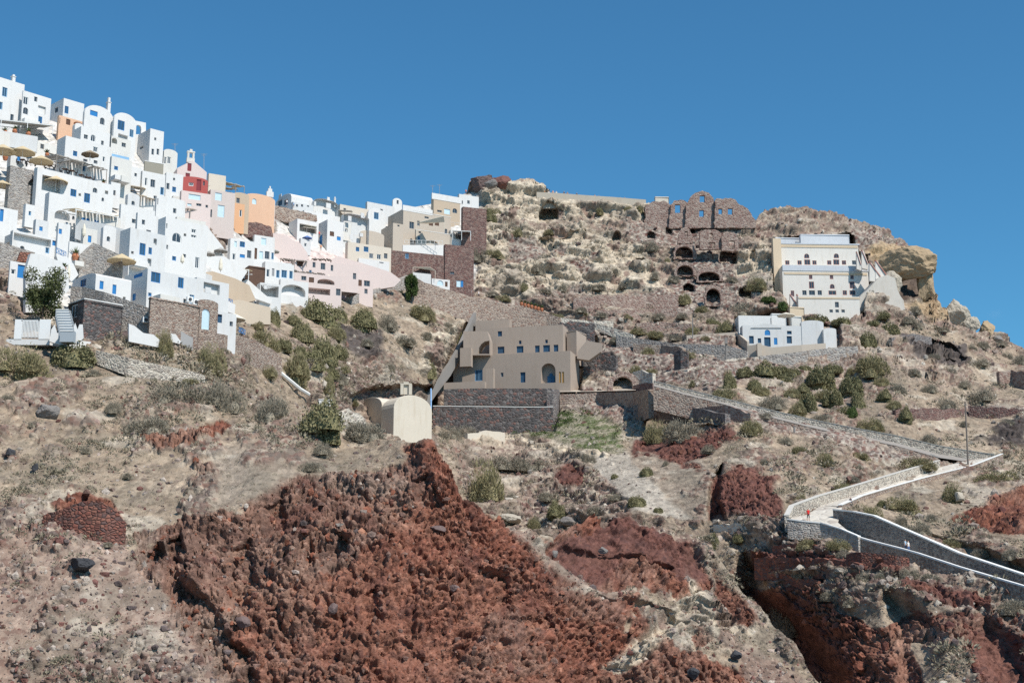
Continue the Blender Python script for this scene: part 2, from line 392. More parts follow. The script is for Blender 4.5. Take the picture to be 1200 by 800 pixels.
FGC = [(-170,470),(0,455),(120,440),(225,448),(300,470),(340,492),(420,511),(480,516),(508,524),(520,545),(545,585),(600,616),(650,630),(690,608),(740,602),(790,612),(835,640),(868,690),(915,745),(960,800),(1010,870),(1100,930),(1380,940)]
BGC = [(-170,60),(0,128),(60,142),(150,168),(200,205),(260,232),(330,244),(400,258),(450,250),(540,232),(552,214),(566,206),(592,207),(598,214),(606,208),(625,208),(640,218),(650,238),(757,243),(790,250),(850,260),(882,259),(895,248),(925,244),(960,249),(1000,257),(1040,271),(1070,292),(1084,308),(1092,332),(1098,350),(1106,358),(1113,372),(1118,378),(1140,386),(1165,390),(1200,405),(1260,430),(1380,480)]
fcol = np.concatenate([np.arange(-520, -170, 12), np.arange(-170, -20, 6), np.arange(-20, 1020, 1.15), np.arange(1020, 1600, 9)])
bcol = np.concatenate([np.arange(-520, -170, 10), np.arange(-170, -20, 5), np.arange(-20, 1220, 1.2), np.arange(1220, 1600, 7)])
fgctrl = [(0,440,158),(0,600,133),(0,800,112),(-170,440,150),(-170,800,100),(120,440,165),(200,450,168),(93,659,124),(200,600,138),(300,470,170),(300,560,142),(300,620,132),(300,800,118),(420,511,166),(430,560,146),(500,525,150),(500,640,136),(500,800,122),
 (540,590,146),(620,640,150),(620,800,130),(700,612,172),(700,700,150),(700,800,140),(790,620,174),(835,650,172),(860,760,154),(900,800,149),(0,1000,96),(600,1000,112),(1000,1000,128),(1350,1000,132),(1000,880,142)]
bgctrl = [(0,400,172),(100,395,178),(0,320,190),(0,250,215),(0,180,240),(0,100,270),(-170,400,160),(-170,100,255),(150,330,200),(150,250,230),(150,150,272),(230,370,195),(230,300,226),(230,190,292),(160,440,172),
 (300,400,215),(300,350,246),(300,280,288),(320,235,325),(400,440,235),(400,400,256),(400,350,290),(400,300,318),(400,240,346),(320,450,205),(250,440,184),
 (480,400,290),(470,340,320),(500,290,343),(500,230,362),(530,350,328),(440,500,240),(460,505,246),(505,520,256),(530,522,262),(512,484,300),(530,450,309),(530,500,292),(545,410,318),(600,505,292),(600,450,312),(600,350,336),(600,300,350),(600,220,372),
 (580,540,262),(560,590,235),(700,460,305),(700,520,262),(700,560,240),(740,600,206),(760,500,272),(700,400,328),(700,340,345),(700,300,356),(700,235,378),
 (850,470,259),(850,420,312),(920,410,322),(950,370,335),(950,280,365),(950,245,388),(850,350,348),(850,240,386),(780,400,328),
 (830,570,214),(925,600,191),(850,520,236),(1000,560,220),(1000,600,186),(1110,548,240),(1170,540,250),(1000,500,258),(1050,568,226),(1000,584,211),(1080,560,233),(1000,430,310),(1100,450,296),(1060,480,270),(1100,400,338),(1080,330,362),(1190,410,372),(1200,480,275),
 (1200,540,256),(1200,600,192),(1200,690,164),(1060,645,174),(1000,655,174),(900,650,186),(900,700,184),(960,740,176),(1100,700,163),(1200,800,146),(960,830,165),(1080,800,146),(1350,400,385),(1350,700,158),(1350,540,250),
 (300,560,200),(500,610,222),(650,720,196),(0,520,152),(800,700,196),(880,860,165),(1100,930,125),(1350,930,120),(700,380,334)]
VILL = [(-180,20),(60,110),(150,140),(210,175),(290,225),(330,240),(400,245),(470,240),(560,225),(562,285),(555,338),(480,322),(410,352),(360,345),(320,360),(318,375),(262,372),(235,398),(150,385),(95,392),(60,372),(70,360),(30,360),(10,300),(-180,290)]
K_rec = [  # caves, cellars and places dug into the hill (photo outline, metres back, softness in px)
 (VILL, 3.0, 8),
 (archp(643,247,22,14), 7, 1), (archp(784,268,7,8), 3, .8), (archp(763,275,9,6), 3, .8),
 (archp(802,295,22,15), 6, 1), (archp(853,302,21,14), 6, 1), (archp(803,316,20,13), 6, 1), (archp(831,323,26,12), 6, 1),
 (archp(722,277,9,6), 3, .8), (archp(812,270,6,7), 3, .8), (archp(749,306,12,7), 3, 1), (archp(700,310,10,5), 2, 1), (archp(881,300,7,7), 3, 1), (archp(741,352,7,8), 3, 1), (archp(843,330,9,7), 4, 1), (archp(807,336,13,9), 5, 1), (archp(836,347,18,21), 7, 1), (archp(873,342,15,9), 5, 1), (archp(730,448,24,17), 7, 1),
 ([(1066,404),(1080,396),(1100,400),(1120,408),(1132,420),(1130,432),(1110,428),(1085,418),(1068,412)], 4, 1.5), (archp(1114,424,15,12), 3, 1), ([(1172,441),(1186,440),(1188,452),(1171,453)], 4, 1),
 ([(1052,342),(1058,326),(1066,315),(1076,314),(1084,322),(1086,334),(1083,345),(1070,349),(1058,348)], 6, 2),
 ([(627,278),(640,282),(655,280),(668,272),(686,269),(686,278),(668,283),(650,286),(636,285)], 2.5, 1.2),
 ([(834,560),(846,548),(842,590),(852,612),(834,614),(829,600)], 7, 2.5),
 ([(750,520),(775,508),(812,498),(850,500),(846,508),(800,512),(770,522),(752,534)], 3, 1.5),
 ([(556,366),(600,374),(665,378),(690,385),(706,408),(682,420),(680,462),(658,458),(657,474),(650,506),(503,508),(499,474),(517,438),(530,407),(544,382)], 9, 2),
 ([(906,284),(937,277),(998,277),(1012,300),(1034,325),(1012,350),(1012,372),(930,374),(918,350),(906,335)], 13, 1.5),
 ([(862,372),(905,365),(942,366),(982,384),(984,406),(968,415),(876,416),(862,406)], 6, 3),
 ([(410,462),(430,455),(505,452),(509,470),(509,512),(461,512),(412,500)], 9, 2.5),
 ([(920,590),(1105,532),(1180,536),(1110,560),(1000,588),(990,600),(1040,606),(1210,668),(1210,700),(1060,658),(1005,640),(925,624)], 4.0, 4),
 ([(770,444),(900,472),(1000,498),(1110,526),(1175,532),(1176,542),(1100,545),(1000,522),(880,486),(770,456)], 1.8, 3),
 ([(486,320),(560,340),(620,355),(720,382),(718,392),(560,352),(484,330)], 1.2, 3),
 ([(873,650),(890,665),(893,695),(930,725),(960,760),(990,795),(1000,830),(940,830),(880,745),(862,700)], 9, 14),
 ([(1040,700),(1080,720),(1100,745),(1090,800),(1060,800),(1050,750)], 4, 12),
 ([(1150,720),(1180,740),(1200,760),(1200,800),(1160,800),(1140,760)], 4.5, 12),
]
BZ = [
 ('mixed', [(400,190),(1110,230),(1220,390),(1220,520),(1000,480),(760,440),(640,380),(480,330),(300,470),(420,500),(500,500),(520,400),(420,350)], 6, 1),
 ('tuff', [(552,212),(600,206),(640,214),(655,232),(760,236),(790,262),(770,300),(790,330),(740,345),(690,352),(620,345),(560,345),(556,300),(570,245)], 5, 1),
 ('mixed', [(572,262),(600,250),(660,256),(740,262),(790,290),(770,300),(700,270),(640,262)], 4, 1.2),
 ('rubble', [(594,282),(622,276),(636,292),(630,306),(606,302),(590,292)], 3, .7), ('rubble', [(643,290),(664,288),(660,298),(644,297)], 2, .6), ('rubble', [(664,312),(684,300),(692,318),(684,324)], 2, .6), ('rubble', [(690,294),(704,292),(703,302),(690,300)], 2, .5),
 ('maroon', [(551,216),(566,204),(596,203),(597,216),(586,221),(578,215),(560,218)], 2, .4), ('dark', [(551,218),(566,208),(577,216),(574,222),(556,224)], 2, .3),
 ('rubble', [(730,258),(775,258),(795,262),(870,258),(868,300),(845,296),(800,296),(790,285),(760,290),(735,275)], 4, 1),
 ('rubble', [(795,300),(870,300),(880,330),(880,350),(850,366),(800,366),(740,360),(640,352),(612,352),(640,372),(690,372),(720,385),(850,398),(850,408),(780,410),(700,392),(680,400),(620,370),(560,348),(484,330),(484,320),(560,338),(600,348),(700,346),(790,346)], 5, 1),
 ('tuff', [(866,290),(890,290),(902,275),(905,330),(880,332),(868,315)], 3, .8), ('mixed', [(884,256),(930,246),(1000,256),(1030,266),(1010,272),(905,272),(895,290),(880,280)], 4, 1),
 ('rubble', [(990,256),(1040,270),(1075,288),(1060,292),(1030,290),(1018,298),(1000,275),(985,262)], 3, 1), ('ochre', [(1016,296),(1050,288),(1080,292),(1100,310),(1101,335),(1090,346),(1070,340),(1040,320),(1020,305)], 4, 1),
 ('tuff', [(1035,300),(1058,312),(1054,330),(1048,344),(1036,326)], 3, .5), ('cavern_shade', [(1050,343),(1060,318),(1070,308),(1085,312),(1094,325),(1092,340),(1086,350),(1056,349)], 2, .3), ('ochre', [(1056,350),(1088,350),(1106,352),(1108,372),(1096,376),(1075,362)], 3, .5),
 ('rubble', [(640,400),(720,396),(780,402),(850,404),(852,424),(800,440),(770,445),(740,432),(700,440),(685,445),(684,412)], 4, 1), ('dark', [(684,415),(722,412),(724,436),(690,440)], 3, .8), ('dark', [(792,412),(806,410),(804,432),(792,430)], 3, .6),
 ('rubble', [(660,458),(760,448),(850,470),(990,506),(1110,532),(1060,540),(960,525),(860,500),(780,485),(740,495),(700,490),(658,482)], 4, .8), ('rubble', [(770,440),(812,432),(880,420),(1000,424),(1000,432),(890,432),(850,450),(840,462)], 4, .8),
 ('soil', [(430,340),(480,325),(560,352),(600,372),(520,376),(540,400),(505,460),(480,450),(420,460),(380,440),(400,380)], 5, 1), ('tuff', [(500,395),(540,372),(532,400),(512,440),(494,430)], 5, 1),('dark', [(386,380),(402,376),(440,384),(446,410),(430,430),(396,404)], 4, 1), ('mixed', [(380,420),(470,430),(500,455),(440,470),(398,448)], 5, 1),
 ('garden', [(655,482),(690,484),(730,500),(733,532),(700,530),(640,512),(580,512),(600,505),(650,500)], 4, .5), ('tuff', [(550,505),(590,508),(640,516),(720,534),(705,542),(590,525),(545,520)], 3, .6),
 ('mixed', [(520,520),(600,520),(700,545),(740,600),(640,640),(560,600)], 6, 1), ('scree', [(690,538),(735,530),(760,560),(800,590),(860,612),(800,612),(740,596),(705,562)], 3, .5), ('bowl', [(735,530),(800,520),(830,548),(835,590),(850,614),(815,612),(775,575),(745,545)], 4, .5),
 ('maroon', [(650,556),(665,546),(684,550),(686,566),(668,570),(652,566)], 2, .5), ('maroon', [(838,562),(862,550),(900,550),(922,565),(926,596),(908,612),(850,618),(832,612)], 3, .4), ('maroon', [(740,536),(760,515),(800,504),(850,506),(870,520),(840,520),(800,540),(830,548),(800,545),(770,535)], 3, .9),
 ('soil', [(870,500),(960,520),(1060,545),(925,600),(905,560),(870,545)], 5, 1), ('soil', [(1050,380),(1220,420),(1220,530),(1170,535),(1100,525),(1000,490),(1040,440)], 6, 1.2), ('mixed', [(1020,400),(1100,405),(1140,440),(1120,460),(1040,440)], 6, 1.2), ('rubble', [(1150,470),(1210,474),(1210,486),(1130,482),(1080,488),(1050,492),(1045,482),(1090,478)], 3, 1), ('dark', [(1160,500),(1210,490),(1200,520),(1150,525)], 5, 1.2),('dark', [(1052,398),(1080,396),(1130,410),(1140,428),(1120,430),(1070,412)], 2, .6),
 ('soil', [(1000,580),(1110,556),(1210,540),(1210,675),(1100,632),(1010,602)], 5, .5), ('scoria', [(1112,606),(1140,592),(1170,578),(1220,570),(1220,620),(1160,622),(1130,618)], 3, .8),
 ('mixed', [(840,615),(920,612),(1010,630),(1080,660),(1220,700),(1220,735),(1100,720),(1020,700),(930,690),(880,670)], 5, 1), ('maroon', [(885,650),(1000,655),(1060,668),(1055,676),(1000,668),(884,668)], 2, .5), ('maroon', [(1060,690),(1158,700),(1160,712),(1110,710),(1060,700)], 3, 1),
 ('scoria2', [(870,680),(905,695),(960,690),(1040,700),(1090,725),(1220,720),(1220,940),(860,940)], 6, 1.3), ('scoria', [(980,735),(1050,710),(1090,760),(1100,820),(960,820)], 8, 1.2), ('maroon', [(880,690),(940,700),(1000,760),(980,800),(930,780)], 6, 1.2), ('maroon', [(1130,730),(1200,745),(1210,800),(1150,800)], 6, 1.2),
 ('soil', [(975,665),(1040,690),(1070,720),(1030,735),(985,720),(965,695)], 6, 1.3), ('soil', [(1075,760),(1130,750),(1150,800),(1080,815)], 8, 1.4),
 ('soil', [(100,385),(320,400),(360,470),(420,500),(300,520),(100,520),(-180,420),(-180,300),(10,310),(40,365)], 6, .6), ('white', VILL, 6, .25),
 ('rubble', [(320,243),(372,252),(372,258),(345,262),(320,260)], 2, .5), ('mixed', [(283,258),(320,260),(322,278),(300,276),(283,275),(240,262),(240,285),(265,300),(270,262)], 3, .6), ('pink', [(320,272),(350,278),(362,292),(420,300),(468,320),(470,330),(410,345),(362,345),(325,305)], 3, .25),
 ('mixed', [(-180,300),(12,300),(36,340),(70,372),(20,372),(-180,350)], 4, 1),
 ('tuff', [(556,282),(575,260),(580,330),(556,340)], 4, .8),
]
FZ = [
 ('gravel', [(-180,560),(60,600),(150,640),(200,690),(280,800),(340,960),(-180,960)], 18, 1.3),
 ('scoria2', [(160,632),(200,618),(280,600),(320,560),(380,555),(440,548),(480,520),(560,570),(640,960),(320,960),(255,790),(210,720),(160,660)], 14, 1.6),
 ('scoria', [(300,720),(340,700),(420,660),(480,620),(520,570),(560,590),(630,630),(720,700),(790,800),(830,960),(290,960)], 30, 2.2),
 ('scoria', [(470,518),(505,520),(525,545),(545,585),(520,590),(490,550)], 5, .8),
 ('scoria2', [(230,540),(262,548),(256,566),(232,560)], 3, 1), ('scoria', [(60,596),(90,580),(130,585),(148,616),(140,634),(110,630),(80,612)], 2, .3), ('scoria', [(165,512),(200,510),(255,490),(266,500),(230,520),(180,530)], 2, 1.3),
 ('mixed', [(520,540),(600,610),(650,640),(700,610),(760,600),(830,625),(860,700),(700,700),(640,660)], 6, .6),
 ('scoria', [(640,640),(690,612),(760,640),(830,650),(840,690),(870,740),(820,760),(780,700),(720,690),(650,665)], 6, 1.3), ('maroon', [(640,645),(700,620),(740,600),(800,625),(832,660),(790,690),(740,660),(700,680),(660,665)], 5, 1.2),
 ('scoria', [(740,720),(800,760),(880,780),(900,810),(800,840),(720,800)], 8, 1.3), ('tuff', [(805,668),(835,700),(870,740),(850,760),(800,735),(760,770),(720,785),(700,775),(760,740),(800,700)], 6, 1.1), ('gravel', [(850,745),(900,770),(960,810),(1010,880),(960,900),(880,810)], 6, .6), ('scoria', [(838,660),(864,690),(880,730),(868,740),(840,700)], 4, .8),
 ('bowl', [(250,520),(300,510),(380,530),(400,545),(340,556),(280,590),(240,610),(210,612),(250,570)], 9, 1), ('gravel', [(596,618),(606,622),(700,684),(730,705),(712,700),(650,662)], 2.5, .5),
]
FG_rec = [
 ([(172,648),(186,640),(205,655),(222,690),(252,712),(270,752),(296,770),(310,860),(280,850),(262,800),(240,770),(215,730),(196,690)], 3.0, 8),
 ([(210,625),(330,590),(420,570),(520,600),(640,700),(900,960),(300,960),(300,800),(250,700)], 3.0, 26),
 ([(350,640),(372,628),(400,634),(412,645),(395,662),(362,664),(350,655)], 2.4, 4), ([(196,640),(214,636),(222,665),(206,670)], 2.2, 4),
 ([(270,640),(290,625),(300,680),(284,720),(268,700)], 2.2, 6), ([(310,590),(330,580),(336,610),(318,620)], 2, 5), ([(420,700),(440,690),(446,730),(430,740)], 2, 6),
 ([(640,655),(660,640),(720,655),(790,665),(770,680),(700,676)], 2.0, 4), ([(700,700),(760,710),(790,722),(740,724)], 1.8, 4), ([(430,760),(470,750),(500,770),(450,780)], 1.4, 7), ([(560,670),(590,680),(600,720),(580,720)], 1.8, 6),
 ([(600,730),(640,725),(650,750),(610,756)], 1.8, 6), ([(480,560),(500,556),(520,590),(500,600)], 1.8, 5),
]
FG = Sheet(fcol, 400, FGC, lambda x: 960 + 0 * np.asarray(x), fgctrl, FG_rec, FZ, 'soil', 100, [(1.5,-.8),(5,-2.5),(12,-5),(30,-8),(55,-6.5),(75,-3.5),(100,-.5),(125,-.5)])
fgc = FG.crest
BG = Sheet(bcol, 590, BGC, lambda x: np.where(np.asarray(x) < 860, FG.crest(x) + 70, np.minimum(FG.crest(x) + 70, 940)), bgctrl, K_rec, BZ, 'soil', 300, [(1.5,-.5),(5,-1.5),(14,-3),(40,-9),(140,-40)])
GM = groundmat()
link('terrain', BG.mesh, GM, kind='structure'); link('hill', FG.mesh, GM, kind='structure')
def isfg(px, py): return py > float(FG.crest(px))
def ground(px, py): return (FG if isfg(px, py) else BG).pos(px, py).copy()
D = BG.D
# sea and far land below the viewpoint
m, nt, b = newmat('sea_water'); b.inputs['Base Color'].default_value = (.02, .07, .12, 1); b.inputs['Roughness'].default_value = .12; b.inputs['Specular IOR Level'].default_value = .5; bump(nt, b, noise(nt, geo(nt), .4, 5, .6), .5, .3)
mb = MB(); mb.add([(-6000, -6000, -14), (6000, -6000, -14), (6000, 9000, -14), (-6000, 9000, -14)], [(0, 1, 2, 3)]); mb.build('sea', m, kind='structure')
# ================================================================ BUILDING KIT
Z = np.array((0, 0, 1.))
W1 = plaster((.68, .67, .65), .12, .55); W2 = plaster((.65, .63, .585), .14, .6); W3 = plaster((.62, .62, .61), .14, .6)
CREAM = plaster((.62, .55, .46), .1, .3); BEIGE = plaster((.50, .43, .355), .08, .25); TAN = plaster((.50, .40, .30), .1, .3); BROWN = plaster((.39, .32, .265), .14, .6); CHAP = plaster((.62, .56, .465), .16, .9)
PINK = plaster((.66, .55, .51), .07, .2); PEACH = plaster((.68, .44, .30), .08, .3); ORANGE = plaster((.66, .38, .22), .08, .25); REDP = plaster((.42, .10, .09), .1, .3); TERRA = plaster((.50, .23, .18), .1, .3); GREYP = plaster((.45, .44, .43), .1, .3); OLIVE = plaster((.30, .28, .23), .1, .2); NEO = plaster((.71, .67, .61), .14, .7)
PALEBLUE = plaster((.58, .60, .63), .18, .6); CONC = plaster((.36, .35, .34), .1, .3); YELL = plaster((.62, .50, .36), .08, .3)
ST_GREY = stone([(.30,.28,.26),(.20,.18,.17),(.38,.35,.32),(.26,.21,.18),(.33,.31,.30)], (.42,.38,.33), 2.6, .06)
ST_BLACK = stone([(.075,.07,.07),(.12,.11,.11),(.10,.08,.075),(.20,.18,.17),(.22,.12,.10)], (.13,.12,.115), 2.6, .06)
ST_BROWN = stone([(.27,.20,.16),(.20,.15,.13),(.33,.26,.21),(.22,.13,.10),(.36,.30,.25)], (.42,.35,.29), 3.0, .06)
ST_MAROON = stone([(.16,.085,.075),(.12,.07,.065),(.20,.12,.10),(.14,.10,.09),(.24,.17,.145)], (.26,.20,.17), 3.2, .04)
ST_RED = stone([(.22,.085,.06),(.16,.065,.05),(.27,.12,.085),(.10,.08,.08),(.19,.10,.08)], (.12,.07,.06), 3.0, .05)
ST_PALE = stone([(.48,.43,.36),(.52,.47,.41),(.28,.22,.19),(.42,.37,.31),(.55,.50,.44)], (.55,.50,.42), 2.4, .07)
ST_RUIN = stone([(.24,.15,.125),(.19,.12,.10),(.32,.24,.2),(.27,.19,.16),(.38,.31,.26)], (.34,.27,.225), 2.8, .07)
ST_DARKW = stone([(.13,.12,.12),(.19,.175,.17),(.10,.09,.09),(.25,.22,.2),(.17,.13,.12)], (.23,.21,.20), 2.8, .07)
N_ = lambda pal, mo, sc: stone(pal, mo, sc, .06)
ST_GREYN = N_([(.30,.28,.26),(.20,.18,.17),(.38,.35,.32),(.26,.21,.18),(.33,.31,.30)], (.42,.38,.33), 4.6); ST_BLACKN = N_([(.075,.07,.07),(.12,.11,.11),(.10,.08,.075),(.20,.18,.17),(.22,.12,.10)], (.15,.135,.13), 4.8); ST_BROWNN = N_([(.27,.20,.16),(.18,.13,.115),(.35,.28,.23),(.22,.13,.10),(.38,.32,.27)], (.42,.35,.29), 5.2)
ST_REDN = N_([(.20,.08,.06),(.14,.06,.05),(.24,.115,.085),(.08,.07,.07),(.17,.09,.075)], (.10,.06,.05), 4.6); ST_PALEN = N_([(.48,.43,.36),(.50,.45,.39),(.22,.18,.155),(.42,.37,.31),(.13,.115,.11)], (.52,.46,.38), 4.4); ST_DARKWN = N_([(.16,.15,.145),(.22,.205,.195),(.10,.09,.09),(.28,.25,.23),(.18,.13,.12)], (.27,.25,.23), 5.2)
COP2 = flat((.56, .53, .48), .85, .15)
BLUE = flat((.035, .20, .47), .5, .1); LBLUE = flat((.25, .45, .65), .5, .1); GLASS = flat((.05, .075, .10), .12, .2); BGLASS = flat((.045, .10, .17), .15, .2); WOODB = flat((.12, .07, .05), .7, .2); WOODG = flat((.33, .29, .25), .8, .2); WOODY = flat((.45, .27, .10), .7, .2)
WH = flat((.78, .78, .76), .6, .05); MAR = flat((.22, .04, .05), .6, .1); GREYF = flat((.30, .31, .32), .6, .1); PBLUE = flat((.52, .66, .72), .6, .06); DKBLUE = flat((.055, .11, .19), .4, .1); METAL = flat((.35, .35, .35), .4, .1); DKMET = flat((.07, .07, .075), .5, .1)
CLOTH_T = flat((.55, .44, .28), .95, .08); CLOTH_G = flat((.36, .34, .31), .95, .08); CLOTH_C = flat((.72, .66, .54), .95, .06); CLOTH_B = flat((.13, .22, .48), .95, .1); THATCH = flat((.33, .26, .18), .98, .3); THATCHD = flat((.14, .11, .095), .98, .35); TERRAC = flat((.48, .19, .10), .8, .15); COP = flat((.74, .73, .70), .8, .08)
TILE = stone([(.30,.12,.08),(.22,.09,.07),(.36,.18,.12),(.26,.13,.10)], (.12,.07,.05), 4.0, .07)
STY = {  # window styles: frame, pane, reveal, leaf (no glass)
 'b': (BLUE, BGLASS, .14, 0), 'bd': (BLUE, BLUE, .18, 1), 'bs': (BLUE, BLUE, .12, 1), 'k': (GREYF, GLASS, .2, 0), 'w': (WH, GLASS, .16, 0), 'lb': (LBLUE, BGLASS, .16, 0), 'pb': (PBLUE, PBLUE, .14, 1),
 'm': (MAR, MAR, .15, 1), 'y': (WOODY, WOODY, .15, 1), 'n': (WOODB, WOODB, .12, 1), 'db': (DKBLUE, BGLASS, .28, 0), 'r': (TERRA, GLASS, .12, 0), 'g': (GREYF, GREYF, .15, 1), 'gw': (WOODG, GLASS, .15, 0)}

def face_uv(px, py, o, a, n):
    d = ray(px, py); t = np.dot(o, n) / np.dot(d, n); p = d * t; return float(np.dot(p - o, a)), float(p[2] - o[2])
def solve_len(px, c, r, default=7.0):
    U = (px - 600) / F; den = r[0] - U * r[1] * CT
    if abs(den) < 1e-4: return default
    s = (U * (c[1] * CT + c[2] * ST) - c[0]) / den
    return s if .2 < s < 60 else default

class House: pass
HOUSEG = 'whitewashed houses stacked on the hillside'
def window(root, o, a, n, W, H, px, py, w, h, sty, arch=False):
    """returns hole polygon and adds the window part"""
    s, z = face_uv(px, py, o, a, n); s2, _ = face_uv(px + w / 2, py, o, a, n); s1, _ = face_uv(px - w / 2, py, o, a, n); _, z2 = face_uv(px, py - h / 2, o, a, n); _, z1 = face_uv(px, py + h / 2, o, a, n)
    if s1 > s2: s1, s2 = s2, s1
    s1, s2 = max(s1, .12), min(s2, W - .12); z1, z2 = max(z1, -1.2), min(z2, H - .12)
    if s2 - s1 < .12 or z2 - z1 < .12: return None, 0
    if arch:
        r = min((s2 - s1) / 2, (z2 - z1) * .6); m = (s1 + s2) / 2; hw = (s2 - s1) / 2
        P = [(s1, z1), (s2, z1)] + [(m + hw * math.cos(t), z2 - r + r * math.sin(t)) for t in [math.pi * i / 10 for i in range(11)]]
    else: P = [(s1, z1), (s2, z1), (s2, z2), (s1, z2)]
    if sty[0] == 'o': return P, float(sty[1:] or 2.2)
    fm, pm, dp, leaf = STY[sty]
    org = o + a * (s1 + s2) / 2 + Z * z1 - n * (dp + .0)
    m = MB(org); cx, cz = (s1 + s2) / 2, (z1 + z2) / 2; k = lambda t: [(cx + (x - cx) * (1 - t / max(.01, (s2 - s1) / 2)), cz + (y - cz) * (1 - t / max(.01, (z2 - z1) / 2))) for x, y in P]
    t = min(.11, (s2 - s1) * .2, (z2 - z1) * .2)
    m.facade(o - n * (dp - .06), a, Z, n, k(.004), [k(t)], .05, back=False)
    if s2 - s1 > .7 and not leaf: m.hexa(o + a * (cx - .03) + Z * (z1 + t) - n * (dp - .055), a * .06, -n * .05, Z * (z2 - z1 - 2 * t))
    wd = m.build('door' if leaf and z2 - z1 > 1.7 else 'window', fm, root)
    wd.location = tuple(org - np.array(root.location)); q = MB(org); Q = k(t * .98)
    q.add([o + a * x + Z * y - n * (dp - .02) for x, y in Q], [tuple(range(len(Q)))])
    po = q.build('panel' if leaf else 'pane', pm, wd); po.location = (0, 0, 0)
    return P, dp
def H(label, xl, xc, xr, yt, yb, psi=42, mat=None, wins=(), vault=None, dY=0, Y=None, cat='house', name='house', dep=6.5, group=HOUSEG, chim=None, cap=0, skirt=2.5, roofmat=None, coping=None):
    psi = math.radians(psi); r = np.array((math.cos(psi), math.sin(psi), 0)); l = np.array((-math.sin(psi), math.cos(psi), 0)); nr = np.array((math.sin(psi), -math.cos(psi), 0)); nl = np.array((-math.cos(psi), -math.sin(psi), 0))
    mat = mat or W1; Y = (Y if Y is not None else D(xc, yb) - .6) + dY
    c = at(xc, yb, Y); d = ray(xc, yt); top = d * (c[1] / d[1]); Hh = top[2] - c[2]
    Wd = solve_len(xr, c, r, dep); Dp = solve_len(xl, c, l, dep) if xl < xc - .5 else dep
    root = thing(name, tuple(c), label, cat, group)
    h = House(); h.c, h.r, h.l, h.nr, h.nl, h.W, h.D, h.H, h.root, h.Y = c, r, l, nr, nl, Wd, Dp, Hh, root, Y
    RH, LH, rd, ldp = [], [], [], []
    if mat in (W1, W2, W3, CREAM, BEIGE, PINK) and xc < 560 and xr - xc > 16 and not group.startswith('blocks'):
        Rr = random.Random(int(xc * 13 + yt * 7)); wins = list(wins); n0 = int((xr - xc) * (yb - yt) / 620); slope = (solve_len(xr, c, r, dep) * math.sin(psi)) * .0
        for _ in range(60):
            if n0 <= 0: break
            px = Rr.uniform(xc + 3.5, xr - 3.5); f_ = (px - xc) / (xr - xc); drop = (yb - yt) * .0 + f_ * (xr - xc) * .30
            py = Rr.uniform(yt + 6, yb - 6) + drop * .6; w_ = Rr.choice((3, 3.8, 4.6, 5.4)); h_ = w_ * Rr.choice((1.1, 1.5, 1.9))
            if all(abs(px - q[1]) > (w_ + q[3]) / 2 + 2.2 or abs(py - q[2]) > (h_ + q[4]) / 2 + 2.2 for q in wins if q[0] == 'r'):
                wins.append(('r', px, py, w_, h_, Rr.choice(('k', 'b', 'w', 'lb', 'gw', 'k', 'ak', 'o.5')))); n0 -= 1
    for f, px, py, w, hh, sty in wins:
        arch = sty[0] == 'a'; st = sty[1:] if arch else sty
        if f == 'r': P, dd = window(root, c, r, nr, Wd, Hh + (9 if vault else 0), px, py, w, hh, st, arch)
        else:
            # left face: use axis from far end to the corner so that it runs left to right
            o2 = c + l * Dp; P, dd = window(root, o2, -l, nl, Dp, Hh + (9 if vault else 0), px, py, w, hh, st, arch)
        if P: (RH if f == 'r' else LH).append(P); (rd if f == 'r' else ldp).append(dd)
    m = MB(c); b = -skirt
    rise = 0
    if vault: rise = abs(vault[1]) * c[1] / F * 1.02
    arc = lambda w: [(w / 2 + w / 2 * math.cos(t), Hh + rise * math.sin(t)) for t in [math.pi * i / 12 for i in range(13)]]
    ro = [(0, b), (Wd, b), (Wd, Hh), (0, Hh)]; lo = [(0, b), (Dp, b), (Dp, Hh), (0, Hh)]
    if vault and vault[0] == 'r': ro = [(0, b), (Wd, b)] + arc(Wd)
    if vault and vault[0] == 'l': lo = [(0, b), (Dp, b)] + arc(Dp)
    if vault and vault[0] == 'g': ro = [(0, b), (Wd, b), (Wd, Hh), (Wd / 2, Hh + rise), (0, Hh)]
    m.facade(c, r, Z, nr, ro, RH, rd or 0.1); m.facade(c + l * Dp, -l, Z, nl, lo, LH, ldp or .1)
    m.add([c + l * Dp + r * x + Z * y for x, y in ro], [tuple(range(len(ro)))]); m.add([c + r * Wd + l * Dp - l * x + Z * y for x, y in lo], [tuple(range(len(lo)))])
    def ext(pts, base, ax, e):
        k = len(pts); m.add([base + ax * x + Z * y for x, y in pts] + [base + ax * x + Z * y + e for x, y in pts], [(i, i + 1, k + i + 1, k + i) for i in range(k - 1)])
    if vault and vault[0] in 'rg': ext(ro[2:] , c, r, l * Dp)
    elif vault: ext(arc(Dp), c + l * Dp, -l, r * Wd)
    else:
        m.add([c + Z * Hh, c + Z * Hh + r * Wd, c + Z * Hh + r * Wd + l * Dp, c + Z * Hh + l * Dp], [(0, 1, 2, 3)])
        pt = .22; ph = .18
        m.hexa(c + Z * (Hh + .002) - nr * -.0, r * Wd, l * pt, Z * ph); m.hexa(c + Z * (Hh + .002) + l * pt, r * pt, l * (Dp - pt), Z * ph)
    wo = m.build('wall', mat, root); wo.location = (0, 0, 0)
    bm = bmesh.new(); bm.from_mesh(wo.data); bmesh.ops.remove_doubles(bm, verts=bm.verts, dist=.004); bmesh.ops.recalc_face_normals(bm, faces=bm.faces); bm.to_mesh(wo.data); bm.free()
    bv = wo.modifiers.new('soft_edges', 'BEVEL'); bv.width = .13; bv.segments = 2; bv.limit_method = 'ANGLE'; bv.angle_limit = math.radians(50)
